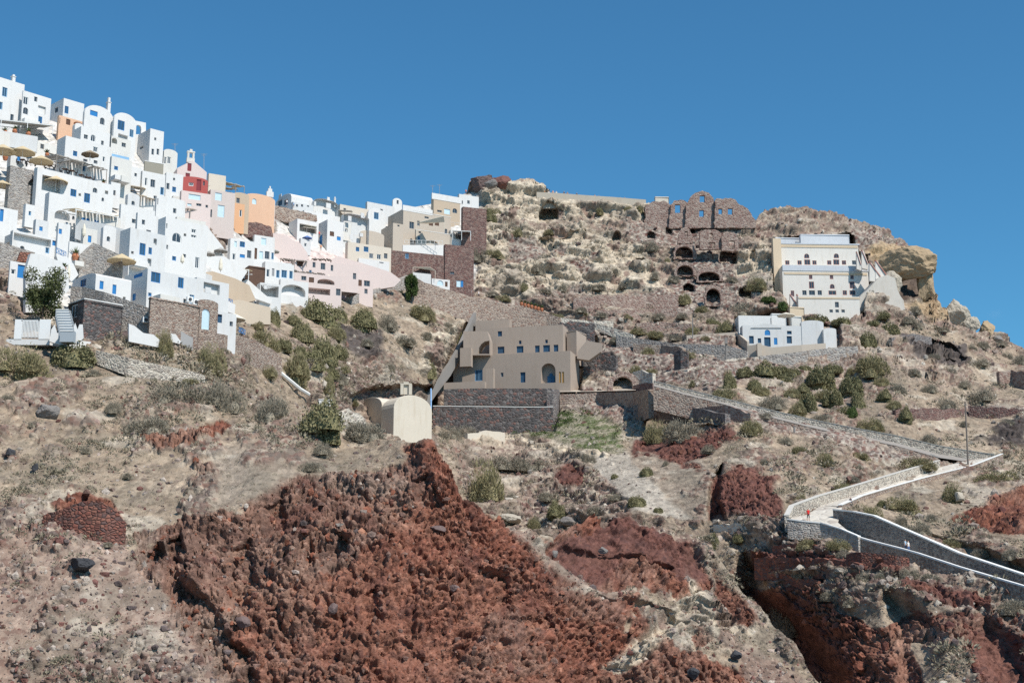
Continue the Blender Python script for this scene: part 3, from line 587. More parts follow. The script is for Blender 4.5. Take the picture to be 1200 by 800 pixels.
    if coping:
        q = MB(c); q.hexa(c + Z * (Hh + .19) + nr * .05 - r * .05, r * (Wd + .1), -nr * .4, Z * .12); q.hexa(c + Z * (Hh + .19) + nl * .05 - nl * .0 + l * .36, l * (Dp - .3), -nl * .4, Z * .12); q.build('coping', coping, root).location = (0, 0, 0)
    if mat in (W1, W2, W3) and yb - yt > 32 and xr - xc > 18 and xc < 560 and not vault and not group.startswith('blocks'):
        Rr = random.Random(int(xc * 5 + yt)); k_ = 0
        for _ in range(30):
            fy = Rr.uniform(.3, .8); x0 = xc + (xr - xc) * Rr.uniform(0, .4); x1 = x0 + (xr - xc) * Rr.uniform(.35, .6); x1 = min(x1, xr - 1); y0 = yt + (yb - yt) * fy
            if all(q[1] + q[3] / 2 < x0 - 1 or q[1] - q[3] / 2 > x1 + 1 or q[2] + q[4] / 2 < y0 - 4 or q[2] - q[4] / 2 > y0 + 9 for q in wins if q[0] == 'r'):
                addbox(h, 'terrace_parapet', Rr.choice((W1, W2)), 'r', x0, x1, y0, y0 + Rr.uniform(5, 8), Rr.uniform(1.0, 2.2), 2.4); k_ += 1
                if k_ > (yb - yt) / 45: break
    for ch in (chim or []):
        px, pyt, w, hp = ch; k = Y / F; s, z = face_uv(px, pyt, c, r, nr); q = MB(c); p0 = c + r * max(.3, min(Wd - .3, s)) - nr * .7 + Z * (Hh - .1); ww = max(.35, w * k); top = max(.8, z - Hh + .2)
        q.box(p0, ww, ww, top * .8, psi); q.box(p0 + Z * top * .8, ww * 1.3, ww * 1.3, .12, psi); q.box(p0 + Z * (top * .8 + .12), ww * .7, ww * .7, top * .2, psi); q.build('chimney', mat, root).location = (0, 0, 0)
    return h
def addbox(h, name, mat, face, px0, px1, py0, py1, out=.25, th=.3, parent=None):
    """box part standing proud of a house face, given by its outline in the photo"""
    o, a, n = (h.c, h.r, h.nr) if face == 'r' else (h.c + h.l * h.D, -h.l, h.nl)
    s0, z0 = face_uv(px0, py1, o, a, n); s1, _ = face_uv(px1, py1, o, a, n); _, z1 = face_uv(px0, py0, o, a, n)
    m = MB(h.c); m.hexa(o + a * s0 + Z * z0 + n * out, a * (s1 - s0), -n * th, Z * (z1 - z0)); ob = m.build(name, mat, parent or h.root); ob.location = (0, 0, 0); return ob

def panel(name, label, cat, outline, holes, mat, Y=None, psi=0, th=.6, anchor=None, group=None, kind=None, parent=None):
    """upright wall slab of any outline, cut-outs go right through"""
    xs = [p[0] for p in outline]; ys = [p[1] for p in outline]
    ax, ay = anchor or (sum(xs) / len(xs), max(ys)); Y = Y if Y is not None else D(ax, ay) - .6
    o = at(ax, ay, Y); psi = math.radians(psi); a = np.array((math.cos(psi), math.sin(psi), 0)); n = np.array((math.sin(psi), -math.cos(psi), 0))
    f = lambda p: face_uv(p[0], p[1], o, a, n)
    O = [f(p) for p in outline]; HH = [[f(p) for p in h] for h in holes]
    m = MB(o); m.facade(o, a, Z, n, O, HH, th, back=False); m.facade(o - n * th, a, Z, n, O, HH, .001, back=False)
    k = len(O); m.add([o + a * x + Z * y for x, y in O] + [o + a * x + Z * y - n * th for x, y in O], [(i, (i + 1) % k, k + (i + 1) % k, k + i) for i in range(k)])
    ob = m.build(name, mat, parent, label=label, cat=cat, group=group, kind=kind or (None if parent else 'thing')); return ob
def rag(pts, amp=1.0, step=4, seed=0):
    """make an outline ragged like broken masonry"""
    R = random.Random(seed); out = []
    for i, (x, y) in enumerate(pts):
        x1, y1 = pts[(i + 1) % len(pts)]; n = max(1, int(math.hypot(x1 - x, y1 - y) / step))
        for k in range(n):
            t = k / n; out.append((x + (x1 - x) * t + (R.uniform(-amp, amp) if k else 0), y + (y1 - y) * t + (R.uniform(-amp, amp) if k else 0)))
    return out
def strip(name, label, cat, pts, mat, th=.6, cap=None, group=None, off=-.6, kind=None, sub=3, jag=0):
    """wall following a line on the ground: pts = (px, ytop, ybottom[, Y])"""
    P = []; R = random.Random(len(label))
    for i in range(len(pts) - 1):
        a, b = pts[i], pts[i + 1]; a = tuple(a) + ((D(a[0], a[2]) + off,) if len(a) < 4 else ()); b = tuple(b) + ((D(b[0], b[2]) + off,) if len(b) < 4 else ())
        n = max(1, int(abs(b[0] - a[0]) / 6)) if jag else sub
        for k in range(n + (i == len(pts) - 2)): P.append([a[j] + (b[j] - a[j]) * k / n for j in range(4)])
    m = MB(at(P[0][0], P[0][2], P[0][3])); B, T = [], []
    for px, yt, yb, Y in P:
        q = at(px, yb, Y); d = ray(px, yt + R.uniform(-jag, jag)); B.append(q - Z * 1.0); T.append(np.array([q[0], q[1], d[2] * (q[1] / d[1])]))
    k = len(P); back = []
    for i in range(k):
        t = B[min(i + 1, k - 1)] - B[max(i - 1, 0)]; nn = np.array((-t[1], t[0], 0)); nn /= np.linalg.norm(nn) + 1e-9
        if nn[1] < 0: nn = -nn
        back.append(nn * th)
    vs = B + T + [T[i] + back[i] for i in range(k)] + [B[i] + back[i] for i in range(k)]
    fs = []
    for i in range(k - 1):
        for s in range(3): fs.append((s * k + i, s * k + i + 1, (s + 1) * k + i + 1, (s + 1) * k + i))
    fs += [(0, k, 2 * k, 3 * k), (k - 1, 4 * k - 1, 3 * k - 1, 2 * k - 1)]
    m.add(vs, fs); ob = m.build(name, mat, label=label, cat=cat, group=group, kind=kind or 'thing')
    if cap:
        q = MB(m.o); cm, chh = cap
        for i in range(k - 1):
            nn = back[i] / th; q.hexa(T[i] - nn * .06 + Z * .004, T[i + 1] - T[i], nn * (th + .12), Z * chh)
        q.build('coping', cm, ob).location = (0, 0, 0)
    return ob
def ribbon(name, A, B, mat, kind='structure', **kw):
    m = MB(at(*A[0])); n = len(A); m.add([at(*p) for p in A] + [at(*p) for p in B], [(i, i + 1, n + i + 1, n + i) for i in range(n - 1)]); return m.build(name, mat, kind=kind, **kw)

def yat(px, py, off=-.5):
    return ground(px, py)[1] + off
def parasol(px, pyt, w, label, mat=None, h=None, Y=None, polepx=14, closed=False, ph=18, group='parasols on the village terraces', dY=-1.0):
    mat = mat or CLOTH_T; Y = (Y if Y is not None else D(px, pyt + polepx + 4)) + dY; k = Y / F * 1.0; top = at(px, pyt, Y); r = w / 2 * k
    pole = (ph if closed else polepx) * k; base = top - Z * pole
    t = thing('parasol', tuple(base), label, 'parasol', group); m = MB(base); m.bar(base, top - Z * .1, .05); m.build('pole', WH if not closed else WOODG, t).location = (0, 0, 0)
    m = MB(base)
    if closed:
        ww = max(.22, w * k / 2); m.lathe(top - Z * (ph * .85 * k), [(ww * .75, 0), (ww, ph * .12 * k), (ww * .9, ph * .45 * k), (ww * .55, ph * .7 * k), (.05, ph * .85 * k)], 8)
    else:
        hh = (h or w * .27) * k; n = 8; vs = [top]
        for j in range(n * 2): a = math.pi * j / n; rr = r * (1 if j % 2 == 0 else .95); vs.append(top + np.array((rr * math.cos(a), rr * math.sin(a), -hh - (0 if j % 2 == 0 else -.06))))
        vs += [v - Z * .13 for v in vs[1:]]; q = 2 * n
        m.add(vs, [(0, 1 + j, 1 + (j + 1) % q) for j in range(q)] + [(1 + j, 1 + q + j, 1 + q + (j + 1) % q, 1 + (j + 1) % q) for j in range(q)])
    m.build('canopy', mat, t).location = (0, 0, 0); return t
def pergola(px0, px1, pyt, pyb, label, mat=None, drop=0, Y=None, posts=3, name='pergola', cat='pergola', slope=0, dep=3.0, pm=None, yaw=0, slats=True):
    """open shade roof on posts; front edge from (px0,pyt) to (px1,pyt+slope)"""
    Y = Y if Y is not None else D((px0 + px1) / 2, pyb) - 2.0; a = at(px0, pyt, Y); b = at(px1, pyt + slope, Y + yaw); e = b - a; L = np.linalg.norm(e[:2]); dv = np.array((-e[1], e[0], 0)) / L * dep
    t = thing(name, tuple(a), label, cat); m = MB(a); R = random.Random(int(px0 * 7 + pyt))
    if slats:
        n = max(4, int(L / .55))
        for i in range(n):
            p = a + e * (i + .1) / n; m.hexa(p + Z * R.uniform(-.06, .1), e / n * R.uniform(.45, .95), dv * R.uniform(.85, 1.1) + Z * .35, Z * .09)
    else: m.hexa(a, e, dv + Z * .5, Z * .08)
    m.build('roof', mat or THATCH, t).location = (0, 0, 0)
    m = MB(a); m.bar(a - Z * .08, b - Z * .08, .08); m.bar(a - Z * .08 + dv, b - Z * .08 + dv, .08); m.build('beam', pm or WOODG, t).location = (0, 0, 0)
    hh = (pyb - pyt) * Y / F
    for i in range(posts):
        p = a + e * (i + .05) / max(1, posts - .9); m = MB(a); m.bar(p, p - Z * hh, .07); m.build('post', pm or WOODG, t).location = (0, 0, 0)
    return t
def railing(px0, py0, px1, py1, h, label, mat=None, Y=None, cross=True, psi=None):
    Y0 = Y if Y is not None else D(px0, py0 + h) - 2.2; a = at(px0, py0 + h / 2, Y0); b = at(px1, py1 + h / 2, Y0 + (psi or 0)); e = b - a; hh = h * Y0 / F; mat = mat or BLUE
    m = MB(a); m.bar(a, b, .045); m.bar(a + Z * hh, b + Z * hh, .045); n = max(2, int(np.linalg.norm(e) / 1.0)) + 1
    for i in range(n):
        p = a + e * i / (n - 1); m.bar(p, p + Z * hh, .045)
        if cross and i < n - 1:
            q = a + e * (i + 1) / (n - 1); m.bar(p, q + Z * hh, .035); m.bar(p + Z * hh, q, .035); m.bar((p + q) / 2, (p + q) / 2 + Z * hh, .03)
    return m.build('railing', mat, label=label, cat='railing', group='railings on the terraces')
# ================================================================ VILLAGE ON THE LEFT
# label, xl, xc, xr, ytop, ybottom, angle, wall, openings
H('tall white house with a rounded chimney at the top left corner of the village', -60,-30,24,84,150,48,W1,[('r',5.5,108,6,11,'lb'),('r',1,124,4,9,'lb'),('r',28,128,5,8,'ao1'),('r',14,138,4,8,'k')],chim=[(18,88,4,20)],dep=8)
H('white house with a glazed balcony, just right of the rounded chimney', 23,24,57,107,150,48,W1,[('r',29,118,8,9,'w'),('r',49,129,9,9,'o2'),('r',30,130,6,8,'ak')])
H('white cubic house with one blind front between terrace and barrel vaults', 58,73,97,116,142,46,W1,[('l',66,129,4,6,'k')])
H('white barrel-vaulted house with a blue window and the left arch of two', 95,97,131,131,165,48,W1,[('r',110,133,9,6,'bs')],vault=('r',13),chim=[(130,115,4,14)])
H('white barrel-vaulted house with a blue window and the right arch of two', 130,132,158,138,172,48,W1,[('r',142,147,8,11,'b'),('r',144,162,11,8,'o2')],vault=('r',10))
panel('arch_wall','white free-standing wall pierced by an arch that shows blue sky','wall',[(156,180),(156,141),(171,144),(171,180)],[archp(162,152,7,11)],W1,Y=D(162,170)-1,psi=40,th=.5)
H('square white tower with tiny windows at the top right of the upper village', 158,174,190,151.5,192,42,W1,[('r',182,163,2.4,3.4,'k'),('r',179,178,3,7,'k'),('r',185,178,3,7,'k'),('l',166,173,4,3,'k')])
H('small round-topped white house right of the square tower', 189,191,207,177,200,40,W2,[('r',193,188,4,8,'w'),('r',198,188,4,8,'w')],vault=('r',4))
H('peach-coloured house with an arched porch above the white terraces', 66,68,102,136,156,46,PEACH,[('r',92,142,11,12,'ao2'),('r',80,142,5,9,'n'),('r',69,141,3,7,'k')])
H('white house with arched windows below the peach-coloured house', 85,93,127,149,182,44,W1,[('r',109,162,6,8,'aw'),('r',110,170,6,5,'aw'),('r',120,168,3,6,'k'),('r',100,168,4,5,'k')])
H('white house with a small square window and a brown dome beside it', 126,129,152,160,186,44,W2,[('r',133,163,9,10,'ao1'),('r',145,170,5,5,'k')])
H('low white house under the grey awning at the upper left edge', -40,-36,64,146,178,46,W2,[('r',24,173,18,6,'ao2'),('r',53,146,12,5,'g')])
H('white house with two small windows behind the ribbed awning', 64,74,127,160,205,44,W1,[('r',88,180,5,6,'b'),('r',112,190,4.5,4,'k'),('r',100,188,5,3,'k')])
H('white house with one small blue window under a bright blue banner', 126,128,152,184,232,42,W2,[('r',136,197,4.5,4.5,'b'),('r',133,234,2.5,5,'b'),('r',124,243,2,4,'b')])
H('long white house with two blue windows and a shaded porch beside the stone wall', 36,40,130,197,252,44,W1,[('r',60,216,22,18,'o3'),('r',86,226,7,8.5,'b'),('r',102,232,7,11,'b'),('r',133,236,2.5,5,'b')])
H('white house with a wide arched niche below the parasol', 50,55,90,226,268,42,W1,[('r',73,252,18,11,'ao1'),('r',70,272,5,5,'bs'),('r',82,281,7,4,'bs')])
H('white house with a tall blue door at the left edge of the picture', -50,-40,17,236,292,44,W1,[('r',2,250,4.5,19,'bd')])
H('white house with a deep roofed porch on the left', 10,13,68,271,300,44,W1,[('r',38,279,44,13,'o3'),('r',64,282,5,12,'bd')])
H('white house with a blue window opening beside the blue stair door', 64,66,80,262,300,42,W1,[('r',70,271,5,6,'bs')])
H('white house with a blue shuttered side window and a curved terrace', 78,79,108,284,318,42,W1,[('r',83,281,7,3,'bs')])
H('white house with three bright blue windows under a shallow gable', 82,110,152,322,362,44,W1,[('l',97.5,331.5,6.5,8.5,'b'),('r',119,334,4.5,9.5,'bs'),('r',134,339,4.5,11,'bs')],vault=('l',5))
H('white house with two small blue windows below the pergola terrace', 138,150,193,268,318,46,W3,[('r',167,292,7,14,'b'),('r',176,294,4,8,'b')])
H('white house with blue windows under the tan slatted pergola', 88,90,140,246,275,44,W2,[('r',98,258,4,6,'bs'),('r',103,259,4,6,'bs'),('r',113,261,5,6,'bs')])
H('large white house with three blue shuttered windows above the brown stone front', 144,171,229,316,356,46,W3,[('l',162,320,10,10,'bs'),('r',182.5,324,11,14,'b'),('r',212,329,6.5,17,'b'),('l',157,348,4,8,'bs')])
H('white house with a shaded balcony and blue crossed railing', 226,229,267,326,362,46,W3,[('r',248,338,19,12,'o2'),('r',244,340,7,7,'bs')])
H('big white house with an arched window and a closed umbrella on its terrace', 182,191,241,255,320,44,W1,[('r',207,278.5,11,11,'aw'),('r',227,271,5.5,4.5,'w'),('r',227,277,6,3,'w'),('r',231,308,5,13,'w')])
H('white house with a single grey shutter left of the arched window', 157,159,186,250,292,42,W1,[('r',174,272.5,5.5,6,'g')])
H('broad white house with a rounded corner below the white drum tower', 138,140,180,240,272,42,W1,[])
H('white house with a flower balcony and a turquoise door, under the olive shade box', 163,165,192,201,236,36,W1,[('r',179,215,5.5,9,'k'),('r',190,224,4.5,9,'lb'),('r',171,213,3,9,'w')])
H('white round-cornered house with one small blue window beside the red house', 191,193,213,203,240,30,W1,[('r',204,210,2.4,3,'k'),('r',204,222,4.5,6,'b')])
H('olive-grey box-shaped shade house with a pale roof on the white village', 168,169,191,190,203,30,OLIVE,[],coping=COP)
H('white dome-shouldered terrace house below the round-cornered house', 180,182,216,230,262,38,W1,[('r',184,236,3,7,'g')],vault=('r',2))
H('low white terrace house right of the palm-coloured pergola', 204,206,240,255,280,36,W2,[('r',226,268,8,2,'k')])
h=H('pink chapel house with a gabled front and a white bell tower', 200,206,241,197,228,26,PINK,[('r',222,196,4.5,9,'m'),('r',220,205,5,4,'m')],vault=('g',13),cat='chapel',name='chapel')
m=MB(h.c); p=h.c+h.r*h.W*.45+Z*(h.H+1.6)-h.nr*.5
m.box(p,1.5,.7,.9,.45); m.box(p+Z*.9-h.r*.5,.35,.6,1.1,.45); m.box(p+Z*.9+h.r*.5,.35,.6,1.1,.45); m.box(p+Z*2.0,1.5,.7,.3,.45); m.box(p+Z*2.3,.5,.5,.4,.45); m.build('bell_tower',W2,h.root).location=(0,0,0)
H('red house with a dark red door and a rounded right end', 211,212,243,209,228,24,REDP,[('r',233,217,5.5,13,'m'),('r',224,216,5.5,4,'w'),('r',239,215,2,5,'k')],vault=('r',4),dY=-5)
H('small cream house on the skyline right of the red house', 242,244,264,204,222,30,CREAM,[])
H('greyish-pink house with two pale blue doors under a thatched roof', 242,245,274,223,262,30,plaster((.58,.50,.46),.08,.3),[('r',256,230.5,8,9,'pb'),('r',259,247.5,8,14,'pb'),('r',247,250,3,9,'k')])
H('long pinkish house with a balcony rail below the red house', 209,211,246,224,258,28,PINK,[('r',228,231,14,6,'pb'),('r',233,240,6,3,'k'),('r',222,240,5,3,'pb')])
H('tan round-topped house between the thatched roof and the orange house', 272,273,291,227,258,34,TAN,[('r',279,235,4,6,'k')],vault=('r',3))
H('small orange terrace house in front of the tan house', 267,269,286,238,258,30,ORANGE,[('r',282,250,3,8,'w')])
H('large orange house with a rounded roof and one arched window', 280,287,321,229,264,36,PEACH,[('r',298,236,5,6.5,'apb')],vault=('r',5))
H('orange half-round annex at the foot of the large orange house', 287,288,304,251,262,34,ORANGE,[],vault=('r',2),dY=-1.5)
h=H('low white vaulted house chain with a tiny belfry, behind the orange house', 292,294,322,230,246,40,W1,[],vault=('r',5))
m=MB(h.c); p=at(316,231,h.Y+2); m.box(p,1.6,.6,1.2,.5); m.box(p+Z*1.2,.9,.5,.7,.5); m.box(p+Z*1.9,.3,.3,.6,.5); m.build('belfry',W1,h.root).location=(0,0,0)
H('white vaulted house with a dark window over two doors on the ridge', 322,341,366,230,246,36,W1,[('l',328,230,3,4.5,'n'),('l',328,238,5,6.5,'k'),('l',335,237,4.5,6,'k')],vault=('l',7))
H('low white wing with three little windows on the ridge', 341,343,367,237,249,34,W3,[('r',348,241,2.5,3,'k'),('r',354,241,2.5,3,'k'),('r',361,241,2.5,3,'k')])
H('white vaulted house with a thin chimney at the right end of the ridge row', 364,367,396,236,258,36,W1,[('r',369,238.5,3,5,'k'),('r',385,233,3,4,'k'),('r',385,241,5.5,6,'lb')],vault=('r',6),chim=[(394,231,2,9)])
H('white terrace base under the ridge row', 352,356,398,247,262,36,W1,[])
H('white house with a cream awning beside the rock wall', 338,348,373,257,275,36,W1,[('r',361,268,20,9,'o2')])
H('white stair house with a purple-grey side and a blue door', 362,383,402,258,288,36,W1,[('r',389,274,5,5.5,'n'),('r',397,279.5,4.5,4.5,'bs'),('l',376,281,3.5,11,'bd'),('l',371,281,3,7,'k')])
H('long bluish-white house with a sloping vaulted roof and a row of dark windows', 399,402,432,252,285,34,W3,[('r',410,256,4,6,'k'),('r',425,252.5,4,6,'k'),('r',412,278,4,6,'b'),('r',403,267,3,8,'k')],vault=('r',4))
H('white vaulted house with one pale window beside the beige mansion', 429,431,452,250,266,34,W1,[('r',441,253,5.5,8,'lb')],vault=('r',8))
H('low cream house on the skyline behind the white vaulted house', 394,398,432,240,256,34,CREAM,[('r',404,246,3,4,'k')])
H('low bluish-white house on the skyline left of the arched white gable', 428,430,462,237,252,34,W3,[('r',447,247,3,4,'k')])
H('narrow arched white gable with one dark slit on the skyline', 459,460,471,236,252,30,W1,[('r',466,237,2.4,4.5,'k')],vault=('r',5))
h=H('beige mansion with a white parapet terrace and brown timber shade', 454,472,528,246,286,32,BEIGE,[('r',482.5,264,5.5,8,'k'),('r',500,255,5,2.2,'k'),('r',505,262,5,5,'n'),('r',512,262,5,5,'n')],coping=COP,group='beige houses')
addbox(h,'parapet',W1,'r',472,507,240,246.5,.05,.3)
h=H('beige upper house with a broad white parapet near the castle rock', 505,508,539,232,256,30,TAN,[('r',515,247.5,5.5,2.4,'k'),('r',524,248,7,6,'pb'),('r',533,247,5.5,5.5,'ak')],group='beige houses')
addbox(h,'parapet',W1,'r',506,541,226,233,.08,.35)
H('small white house tucked under the castle rock', 536,538,561,228,246,28,W1,[('r',541,237,3,4,'k'),('r',549,237,3,4,'k')])
H('beige house with an arched dark opening and a white terrace wall', 486,487,529,270,294,28,BEIGE,[('r',506,286,16,9,'ao3'),('r',492,272,3,3,'k')],group='beige houses',coping=COP)
H('beige blank-walled house with a rounded shoulder left of the mansion', 446,460,472,262,296,30,BEIGE,[('r',467,264,2.5,3,'k')],group='beige houses')
H('low beige house with two little blue windows and a porch', 404,407,458,284,312,30,CREAM,[('r',429,292,5.5,6,'b'),('r',419,292,4,5,'b'),('r',435,300,5,6,'w'),('r',444,301,5,6,'w'),('r',452,300,4,6,'k')],group='beige houses')
H('beige vaulted house lump between the stair and the beige porch house', 418,422,450,272,288,34,BEIGE,[],vault=('r',4),group='beige houses')
h=H('white terrace with a shaded veranda on top of the maroon stone wall', 525,528,553,270,290,26,W2,[('r',541,277,14,7,'o2')])
addbox(h,'parapet',WH,'r',526,568,280,288,.6,.3)
H('white house with pale windows and brown door stacked left of the pink slope', 266,269,297,280,308,34,W1,[('r',284,286,6,7,'b'),('r',276,286,3,7,'pb'),('r',292,298,5,9,'k'),('r',284,300,6,4,'bs')])
H('white house with a tall plain upper storey beside the pink slope', 295,297,321,276,310,30,W1,[('r',309,283,6,8,'pb'),('r',299,297,4.5,13,'n'),('r',306,299,4.5,9,'pb'),('r',313,299,5.5,9,'k'),('r',320,300,4,8,'lb')])
H('white house with four pale doors in a row below the brown timber wall', 306,310,344,307,332,30,W1,[('r',314,320,4,9,'w'),('r',320,319,3,9,'g'),('r',325.6,321,4,9,'lb'),('r',333,321,6.5,9,'lb'),('r',341,322,4,9,'lb')])
H('white house with a brown timber wall and an orange awning', 278,291,310,312,334,30,WOODB,[],)
H('white house with a broad arch over its terrace at the foot of the village', 326,328,361,328,350,28,W1,[('r',344,340,28,13,'ao2')])
H('white veranda house with deep shade at the foot of the village stairs', 300,304,329,332,356,28,W3,[('r',316,341,21,13,'o2'),('r',311,336,3,5,'k')])
h=H('pink stepped house with dark openings under the upper black pergolas', 340,345,420,304,322,24,PINK,[('r',351.5,309,7,6,'n'),('r',368,310,3.5,7,'k'),('r',378.5,312,5.5,8,'k'),('r',389,314,3,7,'k')],group='pink houses')
H('pink house with a veranda under the lower black pergola', 340,344,400,320,343,22,PINK,[('r',365,328,6,6,'n'),('r',356,326,6,5,'k'),('r',382,330,20,6,'ao2'),('r',370,341,34,7,'o2')],group='pink houses')
H('pink house with a blue-grey window at the right end of the pink row', 396,400,437,325,343,24,PINK,[('r',405.6,343,7.5,6,'g'),('r',421,331,6,8,'n'),('r',430,332,7,7,'k'),('r',412,330,5,6,'n')],group='pink houses')
panel('pink_wall','smooth pink sloping wall sweeping down to the stone path','wall',[(388,304),(396,300),(420,307),(440,313),(458,319),(470,328),(462,336),(430,341),(404,342),(392,330)],[],PINK,psi=20,th=1.2,anchor=(440,344))
panel('pink_wall','pale pink hump of plastered wall below the rock terrace','wall',[(320,306),(320,273),(336,276),(342,281),(352,285),(360,296),(362,304),(340,308)],[],PINK,psi=24,th=2.5,anchor=(340,306))
H('low white house with a green hedge at the foot of the beige porch', 418,420,456,303,318,28,W1,[('r',447,307,5,3,'g')])
h=H('white hut with a small arch under the shade sail', 503,506,527,327,342,22,W1,[('r',516,331,7,7,'apb'),('r',523,333,3,6,'n')])
H('bluish-white kiosk with terracotta jars left of the arched hut', 481,484,505,320,336,22,W3,[])
# stone-built houses and walls in the village
h=H('long maroon brick retaining building with two small blue windows', 454,458,521,294,324,22,ST_MAROON,[('r',477,300,4,6,'lb')],cat='stone building',name='stone_building',group='maroon stone buildings',coping=None)
h=H('tall maroon stone building with a blue window at its foot', 519,521,555,287,346,20,ST_MAROON,[('r',537.5,332.5,5,7.5,'pb'),('r',541.5,332.5,3,7.5,'bs'),('r',530,320,5,3,'k')],cat='stone building',name='stone_building',group='maroon stone buildings')
H('dark red stepped stone terrace under the white house by the castle rock', 540,542,570,243,300,20,ST_MAROON,[],cat='stone building',name='stone_building',group='maroon stone buildings',dY=1)
H('grey rubble-stone wall block with a blue doorway below the parasols', 4,8,50,195,250,44,ST_GREYN,[('r',41,219,17,19,'ao1'),('r',41,224,16,11,'bs')],cat='stone wall',name='stone_building')
H('brown stone house front below the large house with blue shutters', 172,174,232,349,396,44,ST_BROWNN,[('l',177,351,4,6,'k')],cat='stone building',name='stone_building',dY=-1)
H('brown stone doorway house with a pale blue door under an arch', 229,230,254,353,396,40,ST_BROWNN,[('r',241,374,9,24,'apb')],cat='stone building',name='stone_building',vault=('r',4),dY=-2)
H('white house with a blue-framed window beside the stone doorway', 251,253,276,366,396,40,W3,[('r',256.5,373,7.5,10,'db')],dY=-2)
H('black-stone hut with a grey plaster front and white window on the steps', 77,96,141,352,396,44,ST_BLACKN,[('l',87,364,7,16,'w')],cat='stone hut',name='stone_hut',coping=COP,dY=-1)
strip('stone_wall','grey rubble terrace wall between white houses, left of the three-windowed house','stone wall',[(92,300,320),(107,284,320),(142,300,330)],ST_GREYN)
strip('stone_wall','long grey rubble terrace wall below the three-windowed white house','stone wall',[(82,336,352),(95,336,356),(120,342,372),(160,356,385),(176,362,392)],ST_GREYN,off=-1.2)
strip('stone_wall','grey stone retaining wall left of the roof tiles','stone wall',[(-30,278,312),(0,284,312),(40,296,312)],ST_GREYN)
panel('white_wall','bright white sloping parapet beside the big green bush','wall',[(30,366),(30,318),(36,297),(48,298),(58,302),(70,306),(80,318),(81,340),(70,350),(66,366)],[],W1,psi=42,th=.8,anchor=(60,360))
panel('white_wall','white stepped stair wall below the beige closed umbrella','wall',[(72,318),(66,300),(78,300),(86,309),(92,322),(84,330)],[],W1,psi=42,th=.8,anchor=(80,330))
panel('white_wall','white curved garden wall below the grey stone wall','wall',[(151,400),(151,379),(158,382),(168,390),(180,392),(187,398),(186,407)],[],W1,psi=30,th=.5)
panel('white_wall','small white hump of wall at the end of the concrete kerb','wall',[(199,400),(199,390),(206,392),(212,400),(211,403)],[],W1,psi=30,th=.5)
panel('white_wall','long white diagonal stair wall in the middle of the village','wall',[(283,330),(290,327),(308,343),(319,352),(317,356),(300,350),(288,348)],[],W1,psi=30,th=.6,Y=D(300,352)-2)
panel('white_wall','white terrace wall stepping down above the tan slope','wall',[(232,300),(262,300),(290,318),(282,330),(262,322),(232,316)],[],W1,psi=38,th=.8,anchor=(262,324))
panel('white_wall','white terrace wall with a rounded left end below the stacked houses','wall',[(263,305),(300,304),(342,309),(342,318),(300,318),(264,312)],[],W1,psi=30,th=.8,anchor=(300,318))
panel('white_wall','white stair wall climbing right of the big window house','wall',[(232,262),(240,262),(262,290),(262,300),(240,296),(232,290)],[],W1,psi=38,th=.8,anchor=(245,300))
panel('tan_wall','smooth tan hillside wall between the balcony house and the stairs','wall',[(238,319),(250,318),(275,326),(292,334),(300,352),(290,354),(262,356),(240,350)],[],TAN,psi=36,th=1.5,anchor=(268,356))
panel('tan_wall','flat beige plastered wall above the olive bushes','wall',[(262,354),(280,351),(317,360),(317,380),(262,380)],[],plaster((.56,.47,.37),.08,.3),psi=28,th=1.5,anchor=(290,380))
panel('white_wall','curved white balcony front under the blue crossed railing','wall',[(240,345),(262,350),(276,357),(275,368),(256,362),(240,352)],[],W1,psi=40,th=.4,Y=D(258,362)-4)
strip('white_wall','white terrace front running below the ribbed awning','wall',[(40,196,206),(76,206,216),(128,221,232)],W1,off=-3)
strip('white_wall','white parapet of the pergola terrace with a closed umbrella','wall',[(88,256,272),(120,262,284),(148,270,296)],W1,off=-2)
strip('white_wall','white parapet with blue crossed panels above the shuttered house','wall',[(186,300,316),(214,310,322),(240,320,332),(266,330,342)],W1,off=-1.5)
strip('white_wall','white parapet running along the cream awning terrace','wall',[(-20,150,160),(43,160,172)],W1,off=-4)
strip('white_wall','white parapet of the beige mansion lower terrace','wall',[(472,287,294),(521,287,295)],W1,off=-2.4)
strip('white_wall','white parapet of the beige mansion middle terrace','wall',[(487,266,273),(527,266,274)],W1,off=-2.6)
strip('white_wall','white parapet ending at the rock beside the veranda','wall',[(549,279,287),(567,280,288)],W1,off=-1.5)
panel('roof_tiles','patch of broken red roof tiles above the blue gate','roof',[(20,306),(24,295),(36,296),(34,306)],[],TILE,psi=30,th=1.0,Y=D(26,312)-2.5)
H('white gate wall with a bright blue door under the broken red tiles', 9,10,38,307,334,40,W1,[('r',26,318,11,16,'bd')],dY=-2,cat='gate')
panel('rock_wall','brown rubble bank under the vaulted ridge houses','stone wall',rag([(320,252),(320,240),(345,246),(371,252),(372,259),(345,262),(325,258)],.6,3,3),[],ST_BROWN,Y=D(345,262)-1,psi=30,th=2)
panel('tiled_roof','reddish rubble roof above the stacked white houses','roof',rag([(272,279),(274,271),(284,262),(300,260),(318,266),(320,277)],.5,3,4),[],ST_MAROON,Y=D(296,282),psi=28,th=4)
